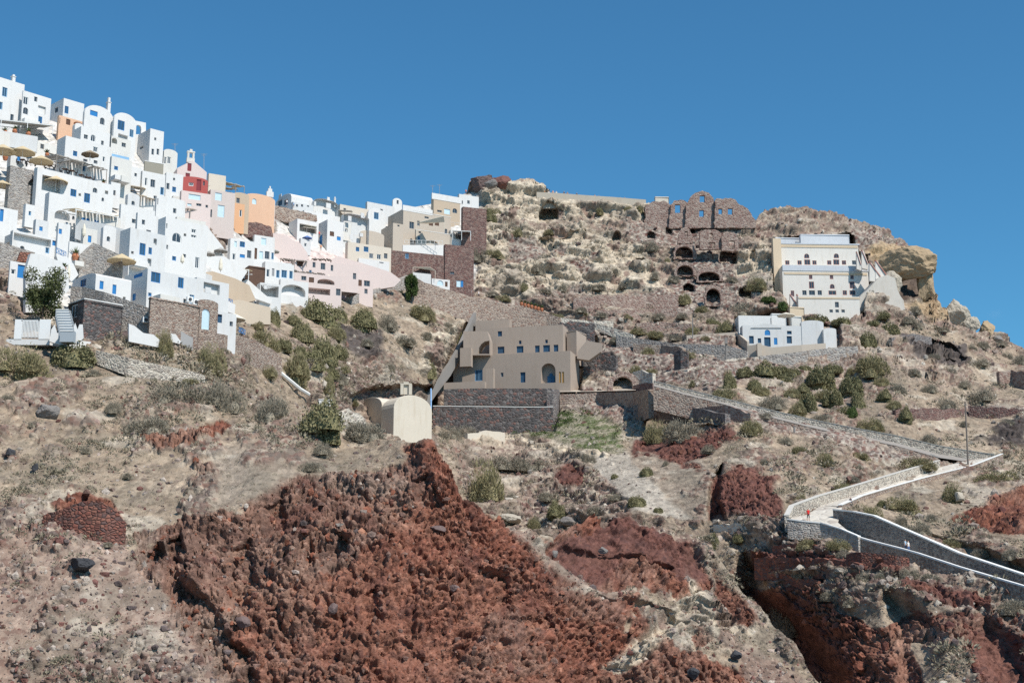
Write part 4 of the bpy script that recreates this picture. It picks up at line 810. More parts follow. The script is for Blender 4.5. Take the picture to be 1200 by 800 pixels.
# shade roofs
pergola(0,64,140,152,'large grey sagging awning over the upper left terrace',CLOTH_G,slope=7,dep=4,Y=D(30,165)-3,slats=False,name='awning',cat='awning',pm=WH,yaw=8)
pergola(66,126,181,205,'ribbed grey-brown awning on poles over the cafe terrace',CLOTH_G,slope=18,dep=5,Y=D(95,212)-5,name='awning',cat='awning',yaw=9,posts=5)
pergola(88,139,245,256,'tan slatted pergola over the terrace with blue windows',CLOTH_T,slope=9,Y=D(110,268)-8,pm=WH,yaw=7)
pergola(206,240,243,254,'brown flat pergola on the white terrace beside the orange band',THATCH,slope=4,Y=D(222,258)-7,yaw=4)
pergola(240,278,217,226,'brown thatched roof above the greyish-pink house',THATCH,slope=4,Y=D(258,228)-6,yaw=4,posts=2,name='thatched_roof',cat='thatched roof')
pergola(264,287,213,221,'light thatched roof edge on the skyline behind the tan house',CLOTH_T,slope=6,Y=D(275,226)-1,yaw=3)
pergola(328,360,303,310,'black twiggy pergola at the upper left of the pink houses',THATCHD,slope=3,dep=3.5,Y=D(345,312)-7)
pergola(365,388,303,311,'black twiggy pergola over the middle pink doors',THATCHD,slope=1,Y=D(376,314)-7)
pergola(345,381,318,326,'long black twiggy pergola in the middle of the pink houses',THATCHD,slope=3,dep=3.5,Y=D(360,330)-7)
pergola(379,418,322,334,'wide black twiggy pergola at the right of the pink houses',THATCHD,slope=2,Y=D(400,338)-7)
pergola(362,392,338,346,'dark veranda roof at the foot of the pink houses',THATCHD,slope=0,Y=D(378,350)-7)
pergola(272,292,315,334,'orange-brown awning on white posts in front of the timber wall',CLOTH_T,slope=1,Y=D(282,332)-6,pm=WH,slats=False,name='awning',cat='awning')
pergola(395,412,246,254,'grey sagging canvas at the end of the ridge row',CLOTH_G,slope=1,Y=D(403,262)-2,slats=False,name='awning',cat='awning')
pergola(349,370,265,272,'cream canvas awning of the white house by the rock wall',CLOTH_C,slope=3,Y=D(360,276)-3,slats=False,name='awning',cat='awning')
pergola(476,502,241,246,'brown timber shade roof on the beige mansion terrace',THATCH,slope=5,Y=D(490,268)-3,yaw=2)
pergola(530,552,270,282,'grey veranda roof on the maroon wall terrace',CLOTH_G,slope=1,Y=D(540,292)-4,pm=WH,slats=False)
pergola(144,168,216,222,'tan canvas roof over the little terrace left of the turquoise door',CLOTH_T,slope=4,Y=D(156,228)-3,slats=False)
pergola(160,184,228,236,'brown slatted roof above the rounded white terrace',CLOTH_T,slope=6,Y=D(172,240)-3,yaw=3)
for (a, lb) in (([(488,261),(520,253),(521,260),(500,262)],'cream triangular shade sail on the beige mansion terrace'),([(484,313),(504,313),(510,317),(498,316)],'cream shade sail over the kiosk by the stone path')):
    P=[at(x,y,D(504,300 if y<300 else 336)-5+k*1.2) for k,(x,y) in enumerate(a)]; m=MB(P[0]); m.add(P+[p-Z*.06 for p in P],[(0,1,2),(0,2,3),(4,6,5),(4,7,6),(0,4,5,1),(1,5,6,2),(2,6,7,3),(3,7,4,0)]); m.bar(P[0],P[0]-Z*2.6,.06); m.bar(P[2],P[2]-Z*2.4,.06); m.build('shade_sail',CLOTH_C,label=lb,cat='shade sail')
# parasols
for px,py,w,lb,mt,ph in [(4,169,34,'broad tan parasol cut by the left edge, topmost of the cafe',CLOTH_T,14),(27,171,32,'broad tan parasol in the middle of the upper cafe row',CLOTH_T,14),(49,182,30,'tan parasol at the right end of the upper cafe row',CLOTH_T,12),(66,206,30,'tan parasol standing alone before the shaded porch',CLOTH_T,20),(3,211,26,'tan parasol on the white terrace at the left edge below the stone wall',CLOTH_T,10),(106,176,22,'thatched parasol beside the ribbed awning',THATCH,14),(143,297,36,'large tan parasol before the grey rubble terrace wall',CLOTH_T,10),(275,367,28,'pale tan parasol below the balcony with crossed railing',CLOTH_C,14),
  (245,294,16,'grey parasol at the left of the middle terrace pair',CLOTH_G,8),(259,290,17,'grey parasol at the right of the middle terrace pair',CLOTH_G,9),(320,291,16,'flat grey parasol in front of the pale doors',CLOTH_G,8),(341,313,16,'grey parasol on the terrace above the broad arch',CLOTH_G,8),(349,336,15,'grey parasol under the broad white arch',CLOTH_G,7),(360,276,12,'blue parasol by the cream awning',CLOTH_B,6),(385,322,16,'pale parasol among the black pergolas',CLOTH_C,10)]:
    parasol(px,py,w,lb,mt,polepx=ph,dY=-8.5)
for px,py,ph,lb in [(81,310,20,'furled beige umbrella beside the potted cactus'),(99,262,18,'furled beige umbrella on the pergola terrace'),(188,282,15,'furled beige umbrella left of the blue crossed panels'),(214,298,12,'furled beige umbrella between the crossed panels and the arched window'),(236,282,13,'furled beige umbrella at the right corner of the arched-window house'),(259,302,18,'furled beige umbrella above the tan slope'),(260.5,333,14,'furled beige umbrella on the crossed-railing balcony')]:
    parasol(px,py,5,lb,CLOTH_C,closed=True,ph=ph,dY=-8)
for a in [(66,293,77,298,6,'blue crossed railing below the stair door'),(190,298,199,302,6,'blue crossed railing panel beside the furled umbrella at left'),(203,305,212,310,5,'blue crossed railing panel before the arched-window house'),(252,346,260,348,8,'blue crossed railing on the balcony, left panel'),(264,352,272,355,8,'blue crossed railing on the balcony, right panel'),(261,383,266,386,6,'blue crossed railing at the stone doorway terrace'),(280,386,287,389,6,'blue crossed railing panel at the end of the stone wall')]:
    railing(a[0],a[1],a[2],a[3],a[4],a[5],Y=D(a[0],a[1]+a[4])-4.5,psi=2)
for a in [(44,136,56,143,5,'thin glass-and-steel railing under the tall white house'),(528,263,553,265,6,'white tube railing above the veranda'),(474,283,519,284,4,'white tube railing on the beige mansion lower terrace'),(130,180,152,184,5,'white railing with blue banner on the terrace'),(297,305,330,309,3,'white railing before the pale doors')]:
    railing(a[0],a[1],a[2],a[3],a[4],a[5],WH,Y=D(a[0],a[1]+a[4])-3.5,cross=False,psi=2)
# blue banner
P=at(131,180,D(140,190)-5); m=MB(P); m.hexa(P,(2.9,1.2,-.35),(0,.05,0),(0,0,-.9)); m.build('banner',LBLUE,label='light blue cloth banner hung along a white railing',cat='banner')
# cafe tables and seats under the awnings
def table_set(px, py, lb, Y=None):
    Y=Y or D(px,py)-4; p=at(px,py,Y); t=thing('cafe_table',tuple(p),lb,'table set','cafe tables on the upper terraces'); m=MB(p); m.box(p+Z*.7,.9,.9,.06); m.build('tabletop',WOODB,t).location=(0,0,0); m=MB(p); m.bar(p,p+Z*.7,.05); m.build('leg',DKMET,t).location=(0,0,0)
    for s in (-1,1):
        m=MB(p); q=p+np.array((.75*s,0,0)); m.box(q+Z*.4,.45,.45,.06); m.box(q+Z*.46+np.array((.2*s,0,0)),.06,.45,.5); m.bar(q,q+Z*.4,.16); m.build('chair',DKMET,t).location=(0,0,0)
for px,py,lb in [(26,192,'dark cafe table set at the left under the tan parasols'),(36,195,'dark cafe table set in the middle under the tan parasols'),(58,199,'dark cafe table set between the parasols and the ribbed awning'),(76,203,'dark cafe table set at the left under the ribbed awning'),(84,205,'dark cafe table set second under the ribbed awning'),(95,210,'dark cafe table set third under the ribbed awning'),(104,213,'dark cafe table set at the right under the ribbed awning')]: table_set(px,py,lb)
# air conditioners
def aircon(px,py,lb,n=2,w=7):
    Y=D(px,py)-4.5; p=at(px,py,Y); t=thing('air_conditioner',tuple(p),lb,'air conditioner','outdoor air conditioners'); m=MB(p); m.box(p,w*Y/F,.5,w*Y/F*.95,.6); m.build('casing',WH,t).location=(0,0,0); m=MB(p); q=p+np.array((.28*math.sin(.6),-.28*math.cos(.6),w*Y/F*.45)); nn=np.array((math.sin(.6),-math.cos(.6),0)); m.bar(q,q+nn*.04,w*Y/F*.3,12); m.build('fan_grille',DKMET,t).location=(0,0,0)
for px,py,lb in [(222,354,'white air conditioner, upper left of the pair on the stone front'),(229,357,'white air conditioner, right of the pair on the stone front'),(170,378,'white air conditioner at the left foot of the brown stone front'),(177,378,'white air conditioner at the right foot of the brown stone front')]: aircon(px,py,lb)
# flower pots
def potplant(px,py,s,lb,plant=True,Y=None):
    Y=Y or D(px,py)-5; k=Y/F; p=at(px,py,Y); t=thing('flower_pot',tuple(p),lb,'flower pot','terracotta pots'); r=s*k*.4; m=MB(p); m.lathe(p,[(r*.6,0),(r,r*1.1),(r*.75,r*1.7),(r*.85,r*1.9)],10); m.build('pot',TERRAC,t).location=(0,0,0)
    if plant:
        m=MB(p); R=random.Random(int(px))
        for i in range(40):
            a=R.uniform(0,6.28); b=R.uniform(.2,1.3); L=r*R.uniform(1.2,2.4); q=p+Z*r*1.8; e=np.array((math.cos(a)*math.cos(b),math.sin(a)*math.cos(b),math.sin(b)))*L; sd=np.array((-math.sin(a),math.cos(a),0))*.07; m.add([q,q+e*.6+sd,q+e,q+e*.6-sd],[(0,1,2,3)])
        m.build('leaves',leafmat((.10,.14,.05),(.13,.15,.06),(.07,.10,.04)),t).location=(0,0,0)
    return t
for a in [(88,305,11,'big terracotta urn with a spiky green cactus on the white wall',True),(75,319,8,'terracotta trough with low plants on the white parapet',True),(6,158,7,'terracotta planter with shrubs at the left of the upper awning',True),(17,157,8,'terracotta planter in the middle below the upper awning',True),(33,160,8,'terracotta planter at the right below the upper awning',True),(55,184,7,'potted shrub with red flowers beside the green half-dome',True),(6,188,9,'terracotta planter at the left edge below the parasols',True),(121,218,6,'terracotta pot at the lower end of the ribbed awning',True),(859.5,412,8,'orange clay jar standing on the stone wall by the white villa',False)]: potplant(*a[:4],plant=a[4],Y=(322 if a[0]>800 else None))
# stairs by the stone hut
def stairs(A,B,wpx,n,lb,mat=None,Y0=None,Y1=None):
    a=at(A[0],A[1],Y0); b=at(B[0],B[1],Y1); m=MB(a); w=wpx*Y0/F
    for i in range(n):
        p=a+(b-a)*i/n; st=(b-a)/n; m.hexa(p+np.array((-w/2,0,-.9)),(w,0,0),(0,max(.35,(b-a)[1]/n+.3),0),(0,0,.9+st[2])); m.hexa(p+np.array((-w/2,-.05,st[2]-.10)),(w,0,0),(0,.3,0),(0,0,.12),1)
    return m.build('steps',[mat or W3,COP],label=lb,cat='steps')
Yb=D(76,395)-3
stairs((78,392),(72,364),16,9,'white and grey steps climbing left of the black-stone hut',Y0=Yb-4,Y1=Yb+3,mat=plaster((.36,.40,.43),.1,.2))
# white slatted fence and terrace
Yf=D(40,400)-2; p0=at(16,399,Yf); t=thing('slatted_fence',tuple(p0),'white slatted timber fence with two solid panels above the big bushes','fence'); k=Yf/F
def fp(x,y): return at(x,y,Yf)
for x0,x1 in ((16,25),(45,58)):
    m=MB(p0); m.hexa(fp(x0,398),fp(x1,398)-fp(x0,398),(0,.12,0),Z*(25*k)); m.build('panel',WH,t).location=(0,0,0)
m=MB(p0)
for i in range(12): x=25.6+i*1.65; m.hexa(fp(x,396),((1.0)*k,0,0),(0,.06,0),Z*(21*k))
m.hexa(fp(25,376),(20*k,0,0),(0,.1,0),Z*.12); m.hexa(fp(25,396),(20*k,0,0),(0,.1,0),Z*.12); m.build('slats',WH,t).location=(0,0,0)
m=MB(p0); m.hexa(fp(7,404),(52*k,0,0),(0,2.4,0),Z*(7*k)); m.hexa(fp(56,404),(42*k,3,0),(0,1.5,0),Z*(10*k)); m.build('base',W1,t).location=(0,0,0)
for x,y,hh in ((64,392,14),(89,392,18),(97,395,16)): pass
panel('white_wall','low white wall with rounded posts at the foot of the steps','wall',[(58,400),(60,386),(64,380),(67,390),(84,392),(88,378),(91,386),(93,380),(97,380),(98,396),(92,402),(70,404)],[],W1,Y=Yf-1,psi=15,th=.5)
# tv antennas and masts
for px,yt,yb,lb in ((205,168,178,'thin TV aerial on the roof left of the pink chapel'),(239,180,196,'thin lattice mast right of the pink chapel'),(507,217,226,'thin aerial at the left on the broad white parapet'),(515,216,226,'whip aerial at the right on the broad white parapet')):
    Y=D(px,yb+20); a=at(px,yb+3,Y); b=at(px,yt,Y); m=MB(a); m.bar(a,b,.05); m.bar(b-np.array((.7,0,.15)),b+np.array((.7,0,-.15)),.03); m.bar(b-np.array((.5,0,.4)),b+np.array((.5,0,-.4)),.03); m.build('aerial',METAL,label=lb,cat='aerial')

for a in [('little white box room with a blue door on the terrace right of the furled umbrella',94,97,113,268,288,[('r',105,280,4,8,'bs')]),('small white vaulted storeroom left of the grey stone corner',117,120,135,266,288,[('r',127,280,4,6,'ak')]),('small white room with a dark door under the arched-window house',212,215,229,292,314,[('r',222,306,4,8,'k')]),
 ('low white block with a blue shutter above the porch at the left',38,41,56,258,274,[('r',48,268,4,5,'bs')]),('small white turret room between the parasols and the long house',26,29,40,240,258,[('r',35,250,3,5,'lb')]),('narrow white stair room right of the long house with two blue windows',126,129,140,214,236,[('r',134,226,3,6,'gw')]),
 ('little white vaulted room over the drum tower terrace',146,149,163,228,244,[('r',156,238,4,5,'ak')]),('tiny white box house between the olive shade box and the square tower',150,153,166,196,212,[('r',159,205,3,4,'k')]),('small cream box room right of the white stair house',398,400,412,262,276,[('r',406,270,3,4,'k')]),
 ('little white room below the blue parasol',350,352,364,280,292,[('r',358,287,3,4,'w')]),('small white cube on the roof beside the left barrel vault',84,87,97,146,160,[('r',92,153,3,5,'lb')]),('small white room with a blue shutter below the low white house at the left',8,12,30,178,192,[('r',22,186,4,5,'bs')])]:
    H(a[0],a[1],a[2],a[3],a[4],a[5],42,random.choice((W1,W2,W3)),a[6],vault=('r',3) if 'vault' in a[0] else None,dY=-3,dep=3.5,skirt=1.0)
# ================================================================ CENTRE AND RIGHT
# brown cubic house
DKB2 = flat((.05,.15,.27),.5,.1)
hB = H('brown cubic house block with an arched doorway and blue windows above black terraces', 531,668.7,679,411.7,462,74,BROWN,
 [('l',561,439.6,9,13,'lb'),('l',588.3,439,3.2,5,'k'),('l',612.7,442,6,12,'db'),('l',642.5,437,17,23,'ao1.4'),('l',656.2,442,2.4,13,'y'),('l',659.8,442,2.4,13,'y')],Y=305,cat='house',dep=12,group='brown cubic house blocks',skirt=3)
root=hB.root
def hb_door():
    o,a,n=hB.c+hB.l*hB.D,-hB.l,hB.nl; s,z=face_uv(644.5,444,o,a,n); k=305/F; q=o+a*s-n*1.25
    m=MB(hB.c); m.hexa(q-a*5*k+Z*(z-5*k),a*9*k,-n*.1,Z*10*k); d=m.build('door',DKB2,root); d.location=(0,0,0)
    m=MB(hB.c); m.hexa(q-a*.06+Z*(z-5*k)+n*.05,a*.12,-n*.05,Z*10*k); m.build('frame',DKBLUE,d).location=(0,0,0)
    m=MB(hB.c); q2=q-a*.3*k+Z*(z+6.2*k); m.bar(q2,q2+n*.08,2.2*k,10); m.build('window',DKB2,root).location=(0,0,0)
hb_door()
H('upper storey of the brown cubic house with a row of five blue windows', 575,660,666,381,416,76,BROWN,[('l',585.7,391,5,6,'db'),('l',587,410,8,8,'db'),('l',609.3,409.3,8,8,'db'),('l',609.5,401,3,4.2,'db'),('l',640.4,400,3,4.2,'db'),('l',629.6,408.7,5.5,8,'db'),('l',640.4,408.2,8,8,'db'),('l',651.5,407.8,5.5,8,'db')],Y=311,group='brown cubic house blocks')
H('tallest rear block of the brown cubic house', 557,597,600,375,414,78,BROWN,[],Y=318,group='brown cubic house blocks')
panel('wall_block','left terrace block of the brown house with a quarter-round cut-out standing for shadow','wall block',[(543,416),(543,388),(571,388),(574,398),(574,416)],[[(560,414.5),(561,408),(564,403),(568,400),(573.5,399),(573.5,414.5)]],BROWN,Y=309,psi=-8,th=4,group='brown cubic house blocks')  # quarter-round hole cut in the outline of a cast shadow
H('low brown parapet step at the left of the shadow cut-out', 539,552,554,408,416,76,BROWN,[],Y=308,dep=3,group='brown cubic house blocks')
H('right annex of the brown house beside its outdoor stair', 664,676,687.5,388,414,60,BROWN,[],Y=312,group='brown cubic house blocks')
panel('stair_wall','brown sloping stair wall at the right end of the brown house','wall',[(676,420),(677,412),(688,398),(692,400),(705,402),(704,412),(690,422)],[],BROWN,Y=309,psi=-10,th=2,anchor=(680,420))
H('small brown terrace with a parapet at the left foot of the brown house', 520,568,570,447.5,457,78,BROWN,[],Y=302,dep=4,group='brown cubic house blocks')
H('brown buttress between the two doors of the brown house', 569.5,578,580,432,458,76,BROWN,[],Y=303.5,dep=3,group='brown cubic house blocks')
strip('garden_wall','long dark grey wall slanting up along the left side of the brown house','wall',[(500,463,473,300),(512,446,456,303),(528,425,435,308),(540,404,414,312),(550,383,392,318),(558,366,374,322)],plaster((.24,.225,.21),.15,.4),th=.8)  # plaster darkened so the sunlit wall reads as shaded
strip('stone_wall','upper black lava-stone terrace wall below the brown house','stone wall',[(520,456,478,300),(560,455,478,299),(610,455,478,298),(646,455,478,297)],ST_BLACK,th=1.2)
strip('stone_wall','lower black lava-stone terrace wall with a pale top edge','stone wall',[(507,476,504,294),(560,476.5,506,292.5),(610,477,506,291.5),(648,477,500,291)],ST_BLACK,th=1.2,cap=(COP,.15))
strip('stone_wall','grey rounded end of the black terrace walls','stone wall',[(641,457,506,291.5),(648,456,504,291.3),(653,456,496,294),(656,457,486,300)],ST_DARKW,th=1.2)
ribbon('garden_bed',[(518,474.5,295.5),(648,475,293)],[(518,477,299.5),(648,477,297)],plaster((.40,.34,.27),.15,.4),label='planted strip between the two black terrace walls',kind='structure')
ribbon('path',[(655,459,302),(700,458.5,302),(745,457,292)],[(655,457.5,309),(700,456.5,310),(745,455,308)],plaster((.48,.42,.35),.15,.4))
a=at(505,482,287); m=MB(a); m.bar(a,at(505,455,287),.16,8); m.bar(at(505,470,287),at(505,469,287),.2,8); m.build('pole',flat((.35,.55,.85),.5,.08),label='light blue pole at the corner of the black stone terrace',cat='pole')
strip('stone_wall','rubble wall under the pale path right of the brown house','stone wall',[(656,462,484,298),(700,460,490,297),(742,459,492,284),(760,456,484,266)],ST_BROWN,th=1,off=0)
# chapel
hC = H('cream domed chapel with a small belfry above the red cliff', 446,461,506,477,512,38,CHAP,[],vault=('r',17),Y=243,cat='chapel',name='chapel',dep=8)
hC2 = H('x', 417.5,447,470,474,500,38,CHAP,[],vault=('l',12),Y=247.5,cat='chapel',name='apse',dep=8)
for o in list(hC2.root.children):
    o.parent=hC.root; o.location=tuple(hC2.c-hC.c); o.name='apse'
bpy.data.objects.remove(hC2.root)
k=250/F; p=at(475,461,250); m=MB(hC.c)
for x in (469.2,479): q=at(x,462,250); m.hexa(q,(3.6*k,0,0),(0,.7,0),Z*(12*k))
q=at(469.2,450.5,250); m.hexa(q,(13.4*k,0,0),(0,.7,0),Z*(1.6*k)); q=at(473,449,250); m.hexa(q,(6*k,0,0),(0,.7,0),Z*(2.0*k)); q=at(473.2,462,250.3); m.hexa(q,(5.6*k,0,0),(0,.2,0),Z*(11*k)); m.build('belfry',CHAP,hC.root).location=(0,0,0)
strip('stone_wall','pale tumbled stones beside the apse of the chapel','stone wall',[(396,484,498),(408,480,500),(420,484,502),(428,492,506)],ST_PALE,jag=1.5)
# neoclassical house
NY=352; nb=dict(group='tiers of the pale neoclassical house')
hN=H('broad pale tier with small square and round windows in the middle of the neoclassical house', 909,918,1019,312,350,3,NEO,
 [('r',950,324.6,4,5,'r'),('r',974.4,324.6,4,5,'r'),('r',998.5,324.6,4,5,'r'),('r',951,334,6,8,'r'),('r',998.6,334,6,8,'r'),('r',975.2,335.6,5.5,5.5,'ar'),('r',928.7,344,4,7,'r'),('r',942.7,343,5,5.5,'k'),('r',951.5,343,7,5.5,'k'),('r',960.6,343,5,5.5,'k'),('r',975.4,343,9,5,'r'),('r',990,343,5,5.5,'r'),('r',999,343,7,5.5,'r')],Y=NY,dep=5,**nb)
addbox(hN,'cornice',PALEBLUE,'r',917,1020,310.5,317,.12,.3); addbox(hN,'cornice',YELL,'r',919,1016,319,321.5,.1,.2)
hN2=H('upper pale tier with two arched windows over groups of three on the neoclassical house', 908,912,1007,285.5,314,3,NEO,
 [('r',922.6,307.7,5,5,'r'),('r',937,307.7,5,5,'r'),('r',946,307.2,7,6.2,'r'),('r',954.4,307.7,5,5,'r'),('r',971.8,307.7,5,5,'r'),('r',980,307.2,7,6.2,'r'),('r',989,307.7,5,5,'r'),('r',1001,307.7,5,5,'k'),('r',945.3,300,6,5.5,'ar'),('r',980,299.8,6,5.5,'ar')],Y=NY+5,dep=5,**nb)
addbox(hN2,'cornice',YELL,'r',912,1005,286.5,289.5,.12,.3); addbox(hN2,'cornice',PALEBLUE,'r',911,1007,284.6,286,.2,.4)
H('topmost weathered tier of the neoclassical house against the rock', 937,938.5,996,275,289,2,PALEBLUE,[],Y=NY+10,dep=4,**nb)
H('pale bluish recess at the upper left of the neoclassical house', 907,909,938,279,289,2,PALEBLUE,[],Y=NY+12,dep=3,**nb)
hN3=H('lowest pale tier with three little windows at the foot of the neoclassical house', 934,936,1008,348,368,2,NEO,[('r',980.7,357,4.6,6.5,'k'),('r',974,364.4,4,3.6,'k'),('r',981,364.4,4,3.6,'k'),('r',988,364.4,4,3.6,'k')],Y=341,dep=5,**nb)
addbox(hN3,'cornice',YELL,'r',936,1008,348,350,.1,.3)
H('tall beige side wall at the left of the neoclassical house', 906,908,917.5,280,342,10,YELL,[],Y=NY+3,dep=3,**nb)
H('beige projecting base at the lower left of the neoclassical house', 924,926,943,360,376,10,YELL,[],Y=337.5,dep=3,**nb)
for i,(x0,y0,x1,y1,lb,yy) in enumerate([(1004,296,1008,311,'red-edged stair wall, left of the upper pair on the neoclassical house',-1),(1010,294,1016,310,'red-edged stair wall, right of the upper pair on the neoclassical house',-1),(1019,308,1031,325,'red-edged stair wall, left of the lower pair on the neoclassical house',-3),(1026,306,1038,323,'red-edged stair wall, right of the lower pair on the neoclassical house',-3),(926,346,936,362,'red-edged stair wall at the lower left of the neoclassical house',-9),(934,346,942,360,'second red-edged stair wall at the lower left of the neoclassical house',-9)]):
    o=panel('stair_wall',lb,'stair wall',[(x0,y0),(x0+2,y0),(x1+2,y1),(x1+1,y1+6),(x0,y1+4)],[],NEO,Y=NY+yy,psi=4,th=.8,group='red-edged stair walls of the neoclassical house')
    A=at(x0,y0-.6,NY+yy-.2); B=at(x1+1,y1-.6,NY+yy-.2); m=MB(at(x1,y1,NY+yy)); m.hexa(A,B-A,(0,1.1,0),Z*.3); c_=m.build('coping',TERRA,o); c_.location=tuple(m.o-np.array(o.location))
panel('wall','wide sloping whitish plastered rock wall right of the neoclassical house','wall',rag([(1002,368),(1006,350),(1020,336),(1030,325),(1040,322),(1049,326),(1052,340),(1059,352),(1062,368),(1052,376),(1030,368)],.7,6,8),[],plaster((.62,.575,.51),.3,.8),Y=NY-5,psi=6,th=6,anchor=(1030,368))
# cave villa (white) at the right
H('white villa with an arched blue fanlight door and a row of blue windows', 868,871,966,382,412,3,W3,[('r',880.6,398,5.5,9,'db'),('r',890,399,4,5.5,'db'),('r',899.3,389.5,6.5,6.5,'abs'),('r',899.3,400.5,7.5,11,'db'),('r',909,399.7,4,8,'bs'),('r',925,389.6,5.5,4,'db'),('r',925,398,6,8.5,'db'),('r',951,396.5,6.5,9,'db')],Y=322,dep=5,group='blocks of the white cave villa')
panel('gable_wall','low white arched gable over the fanlight door of the villa','wall',[(880,384),(886,381.5),(894,379.4),(902,379.4),(910,381.5),(916,384)],[],W3,Y=322.1,psi=3,th=3,group='blocks of the white cave villa')
H('rough white block at the upper left of the villa', 862,866,905,370.5,392,3,W1,[('r',904,377,2,9,'k')],Y=328,dep=5,group='blocks of the white cave villa')
H('white rooftop block beside the beige villa parasol', 903,905,922,368,388,5,W1,[],Y=329,dep=4,group='blocks of the white cave villa')
H('white stair block right of the villa parasol', 926,928,940,371,388,3,W2,[],Y=329,dep=4,group='blocks of the white cave villa')
H('white stepped wall at the right of the villa roof', 938,940,966,378,400,3,W3,[],vault=('r',3),Y=322.6,dep=4,group='blocks of the white cave villa')
H('low white end block at the right of the villa', 964,966,981,386,410,3,W1,[],vault=('r',2),Y=321.5,dep=5,group='blocks of the white cave villa')
parasol(921,366,22,'wide beige parasol on the roof terrace of the white villa',CLOTH_C,h=4,polepx=17,Y=324,dY=0)
strip('garden_wall','long beige plastered garden wall left of the white villa','wall',[(805,393,408,326),(863,389,410,325),(863,389,410,325),(876,400,414,317)],BEIGE,th=.5,off=0)
strip('garden_wall','beige terrace wall stepping along the front of the white villa','wall',[(876,405,418,315),(890,403,418,314),(905,407,418,314),(940,404,415,314),(968,402,412,315)],BEIGE,th=.5,off=0)
m=MB(at(890,420,313)); m.box(at(890,418,313),1.0,1.0,3.0,0); m.build('gate_pillar',BEIGE,label='beige square gate pillar at the left end of the villa terrace wall',cat='pillar',kind='thing')
strip('stone_wall','long grey rubble retaining wall below the white villa','stone wall',[(891,417,432,311),(930,413,428,311),(968,408,424,312),(1006,405,420,313)],ST_GREY,th=1,off=0,jag=.3)
strip('stone_wall','grey rubble wall leading from the path to the villa gate','stone wall',[(722,393,404,326),(760,398,412,322),(795,403,420,318),(850,404,424,313),(876,411,424,311)],ST_GREY,th=1,off=0)
strip('stone_wall','pale track edge climbing to the villa gate','stone wall',[(806,433,441,300),(830,426,436,304),(860,420,430,309),(890,418,428,310)],ST_PALE,th=1.6,off=0)
for x,y0,y1,lb in ((811.6,372,401,'grey wooden pole behind the beige garden wall'),(851,401,422,'short grey post with a box by the villa gate')):
    a=at(x,y1,324 if y1<410 else 309); m=MB(a); m.bar(a,at(x,y0,a[1]),.14 if y1<410 else .22,6); 
    if y1>410: m.box(at(x,y0+2,a[1]-.3),.6,.4,1.4)
    m.build('pole',flat((.25,.23,.21),.8,.15),label=lb,cat='pole')
a=at(1134.5,544,243); m=MB(a); b_=at(1131,470,243); m.bar(a,b_,.17,8,.11); po=m.build('utility_pole',flat((.20,.17,.15),.85,.2),label='tall weathered wooden utility pole at the bend of the path',cat='utility pole')
m=MB(a); m.bar(b_-Z*.6-np.array((.25,0,0)),b_-Z*.6+np.array((.25,0,0)),.06); m.build('crossarm',METAL,po).location=(0,0,0)
a=at(931,515,247); m=MB(a); m.bar(a,at(931,500,247),.2,6); m.build('post',flat((.30,.28,.26),.85,.2),label='short grey post beside the upper leg of the path',cat='post')
# terrace walls of the abandoned slope
for pts,lb,mt in [([(672,350,359),(692,347,361),(730,346,361),(759,347,358),(795,345,358)],'top dry-stone terrace wall below the cave cellars',ST_RUIN),([(700,364,372),(735,362,374),(760,363,371),(800,362,371)],'second dry-stone terrace wall below the cave cellars',ST_RUIN),([(696,376,386),(719,377,388)],'pale grey stone wall right of the flower pots',ST_PALE),([(656,378,396),(680,376,398),(697,380,400)],'dark stone wall behind the right end of the brown house',ST_BLACK),([(746,379,386),(780,377,386),(810,379,387)],'third dry-stone terrace wall below the cave cellars',ST_RUIN),
  ([(684,416,440),(705,414,440),(722,416,440)],'black ruined wall between the brown house and the dark cellar',ST_BLACK),([(742,452,460),(765,448,462)],'dark stone block right of the dark cellar',ST_MAROON),([(742,475,490),(770,470,488),(810,476,490),(850,486,498)],'low rubble wall under the middle of the path',ST_DARKW),([(818,479,490),(850,474,490),(880,485,500)],'maroon rubble wall under the upper path',ST_RUIN),
  ([(884,653,670),(920,652,670),(965,654,668),(1007,660,670)],'long dark red dry-stone wall on the lower right slope',ST_RED),([(905,640,648),(940,636,648),(976,640,650)],'short red dry-stone wall under the turn of the path',ST_RED),([(903,668,680),(930,676,684),(958,680,686)],'broken red stone wall above the dark gully',ST_RED),([(992,650,664),(1010,646,664),(1050,650,664),(1066,652,664)],'heap-like red wall beside the lowest path',ST_REDN),
  ([(1050,480,490),(1090,478,492),(1130,480,486)],'dark red dry-stone wall left of the utility pole',ST_MAROON),([(1135,476,484),(1170,478,488),(1215,480,492)],'dark red dry-stone wall right of the utility pole',ST_MAROON),([(1045,396,402),(1070,392,400),(1092,396,400)],'broken stone row over the hollow at the right',ST_DARKW),([(1172,436,452),(1186,434,452),(1205,436,456)],'red stone wall with a low opening at the right edge',ST_RUIN),
  ([(480,344,352),(530,352,366),(560,360,376),(600,366,380),(640,372,384)],'pale-edged lower wall under the upper stone path',ST_BROWN),
  ([(742,403,412),(775,404,414),(800,408,420)],'brown rubble wall above the small pale ruin',ST_BROWN),([(742,436,452),(752,434,452),(765,437,452)],'pale ruined hut wall with a green door right of the dark cellar',ST_PALE),([(790,412,434),(798,410,434),(806,412,433)],'dark ruined gable beside the path to the villa',ST_BLACK),
  ([(548,508,516),(570,505,517),(592,508,514)],'low pale block wall below the black terraces',CHAP),([(836,615,620),(880,612,620),(924,606,614)],'row of pale stones along the track to the path turn',ST_PALE)]:
    strip('stone_wall',lb,'stone wall',pts,mt,th=1,jag=1.5,off=-.7)
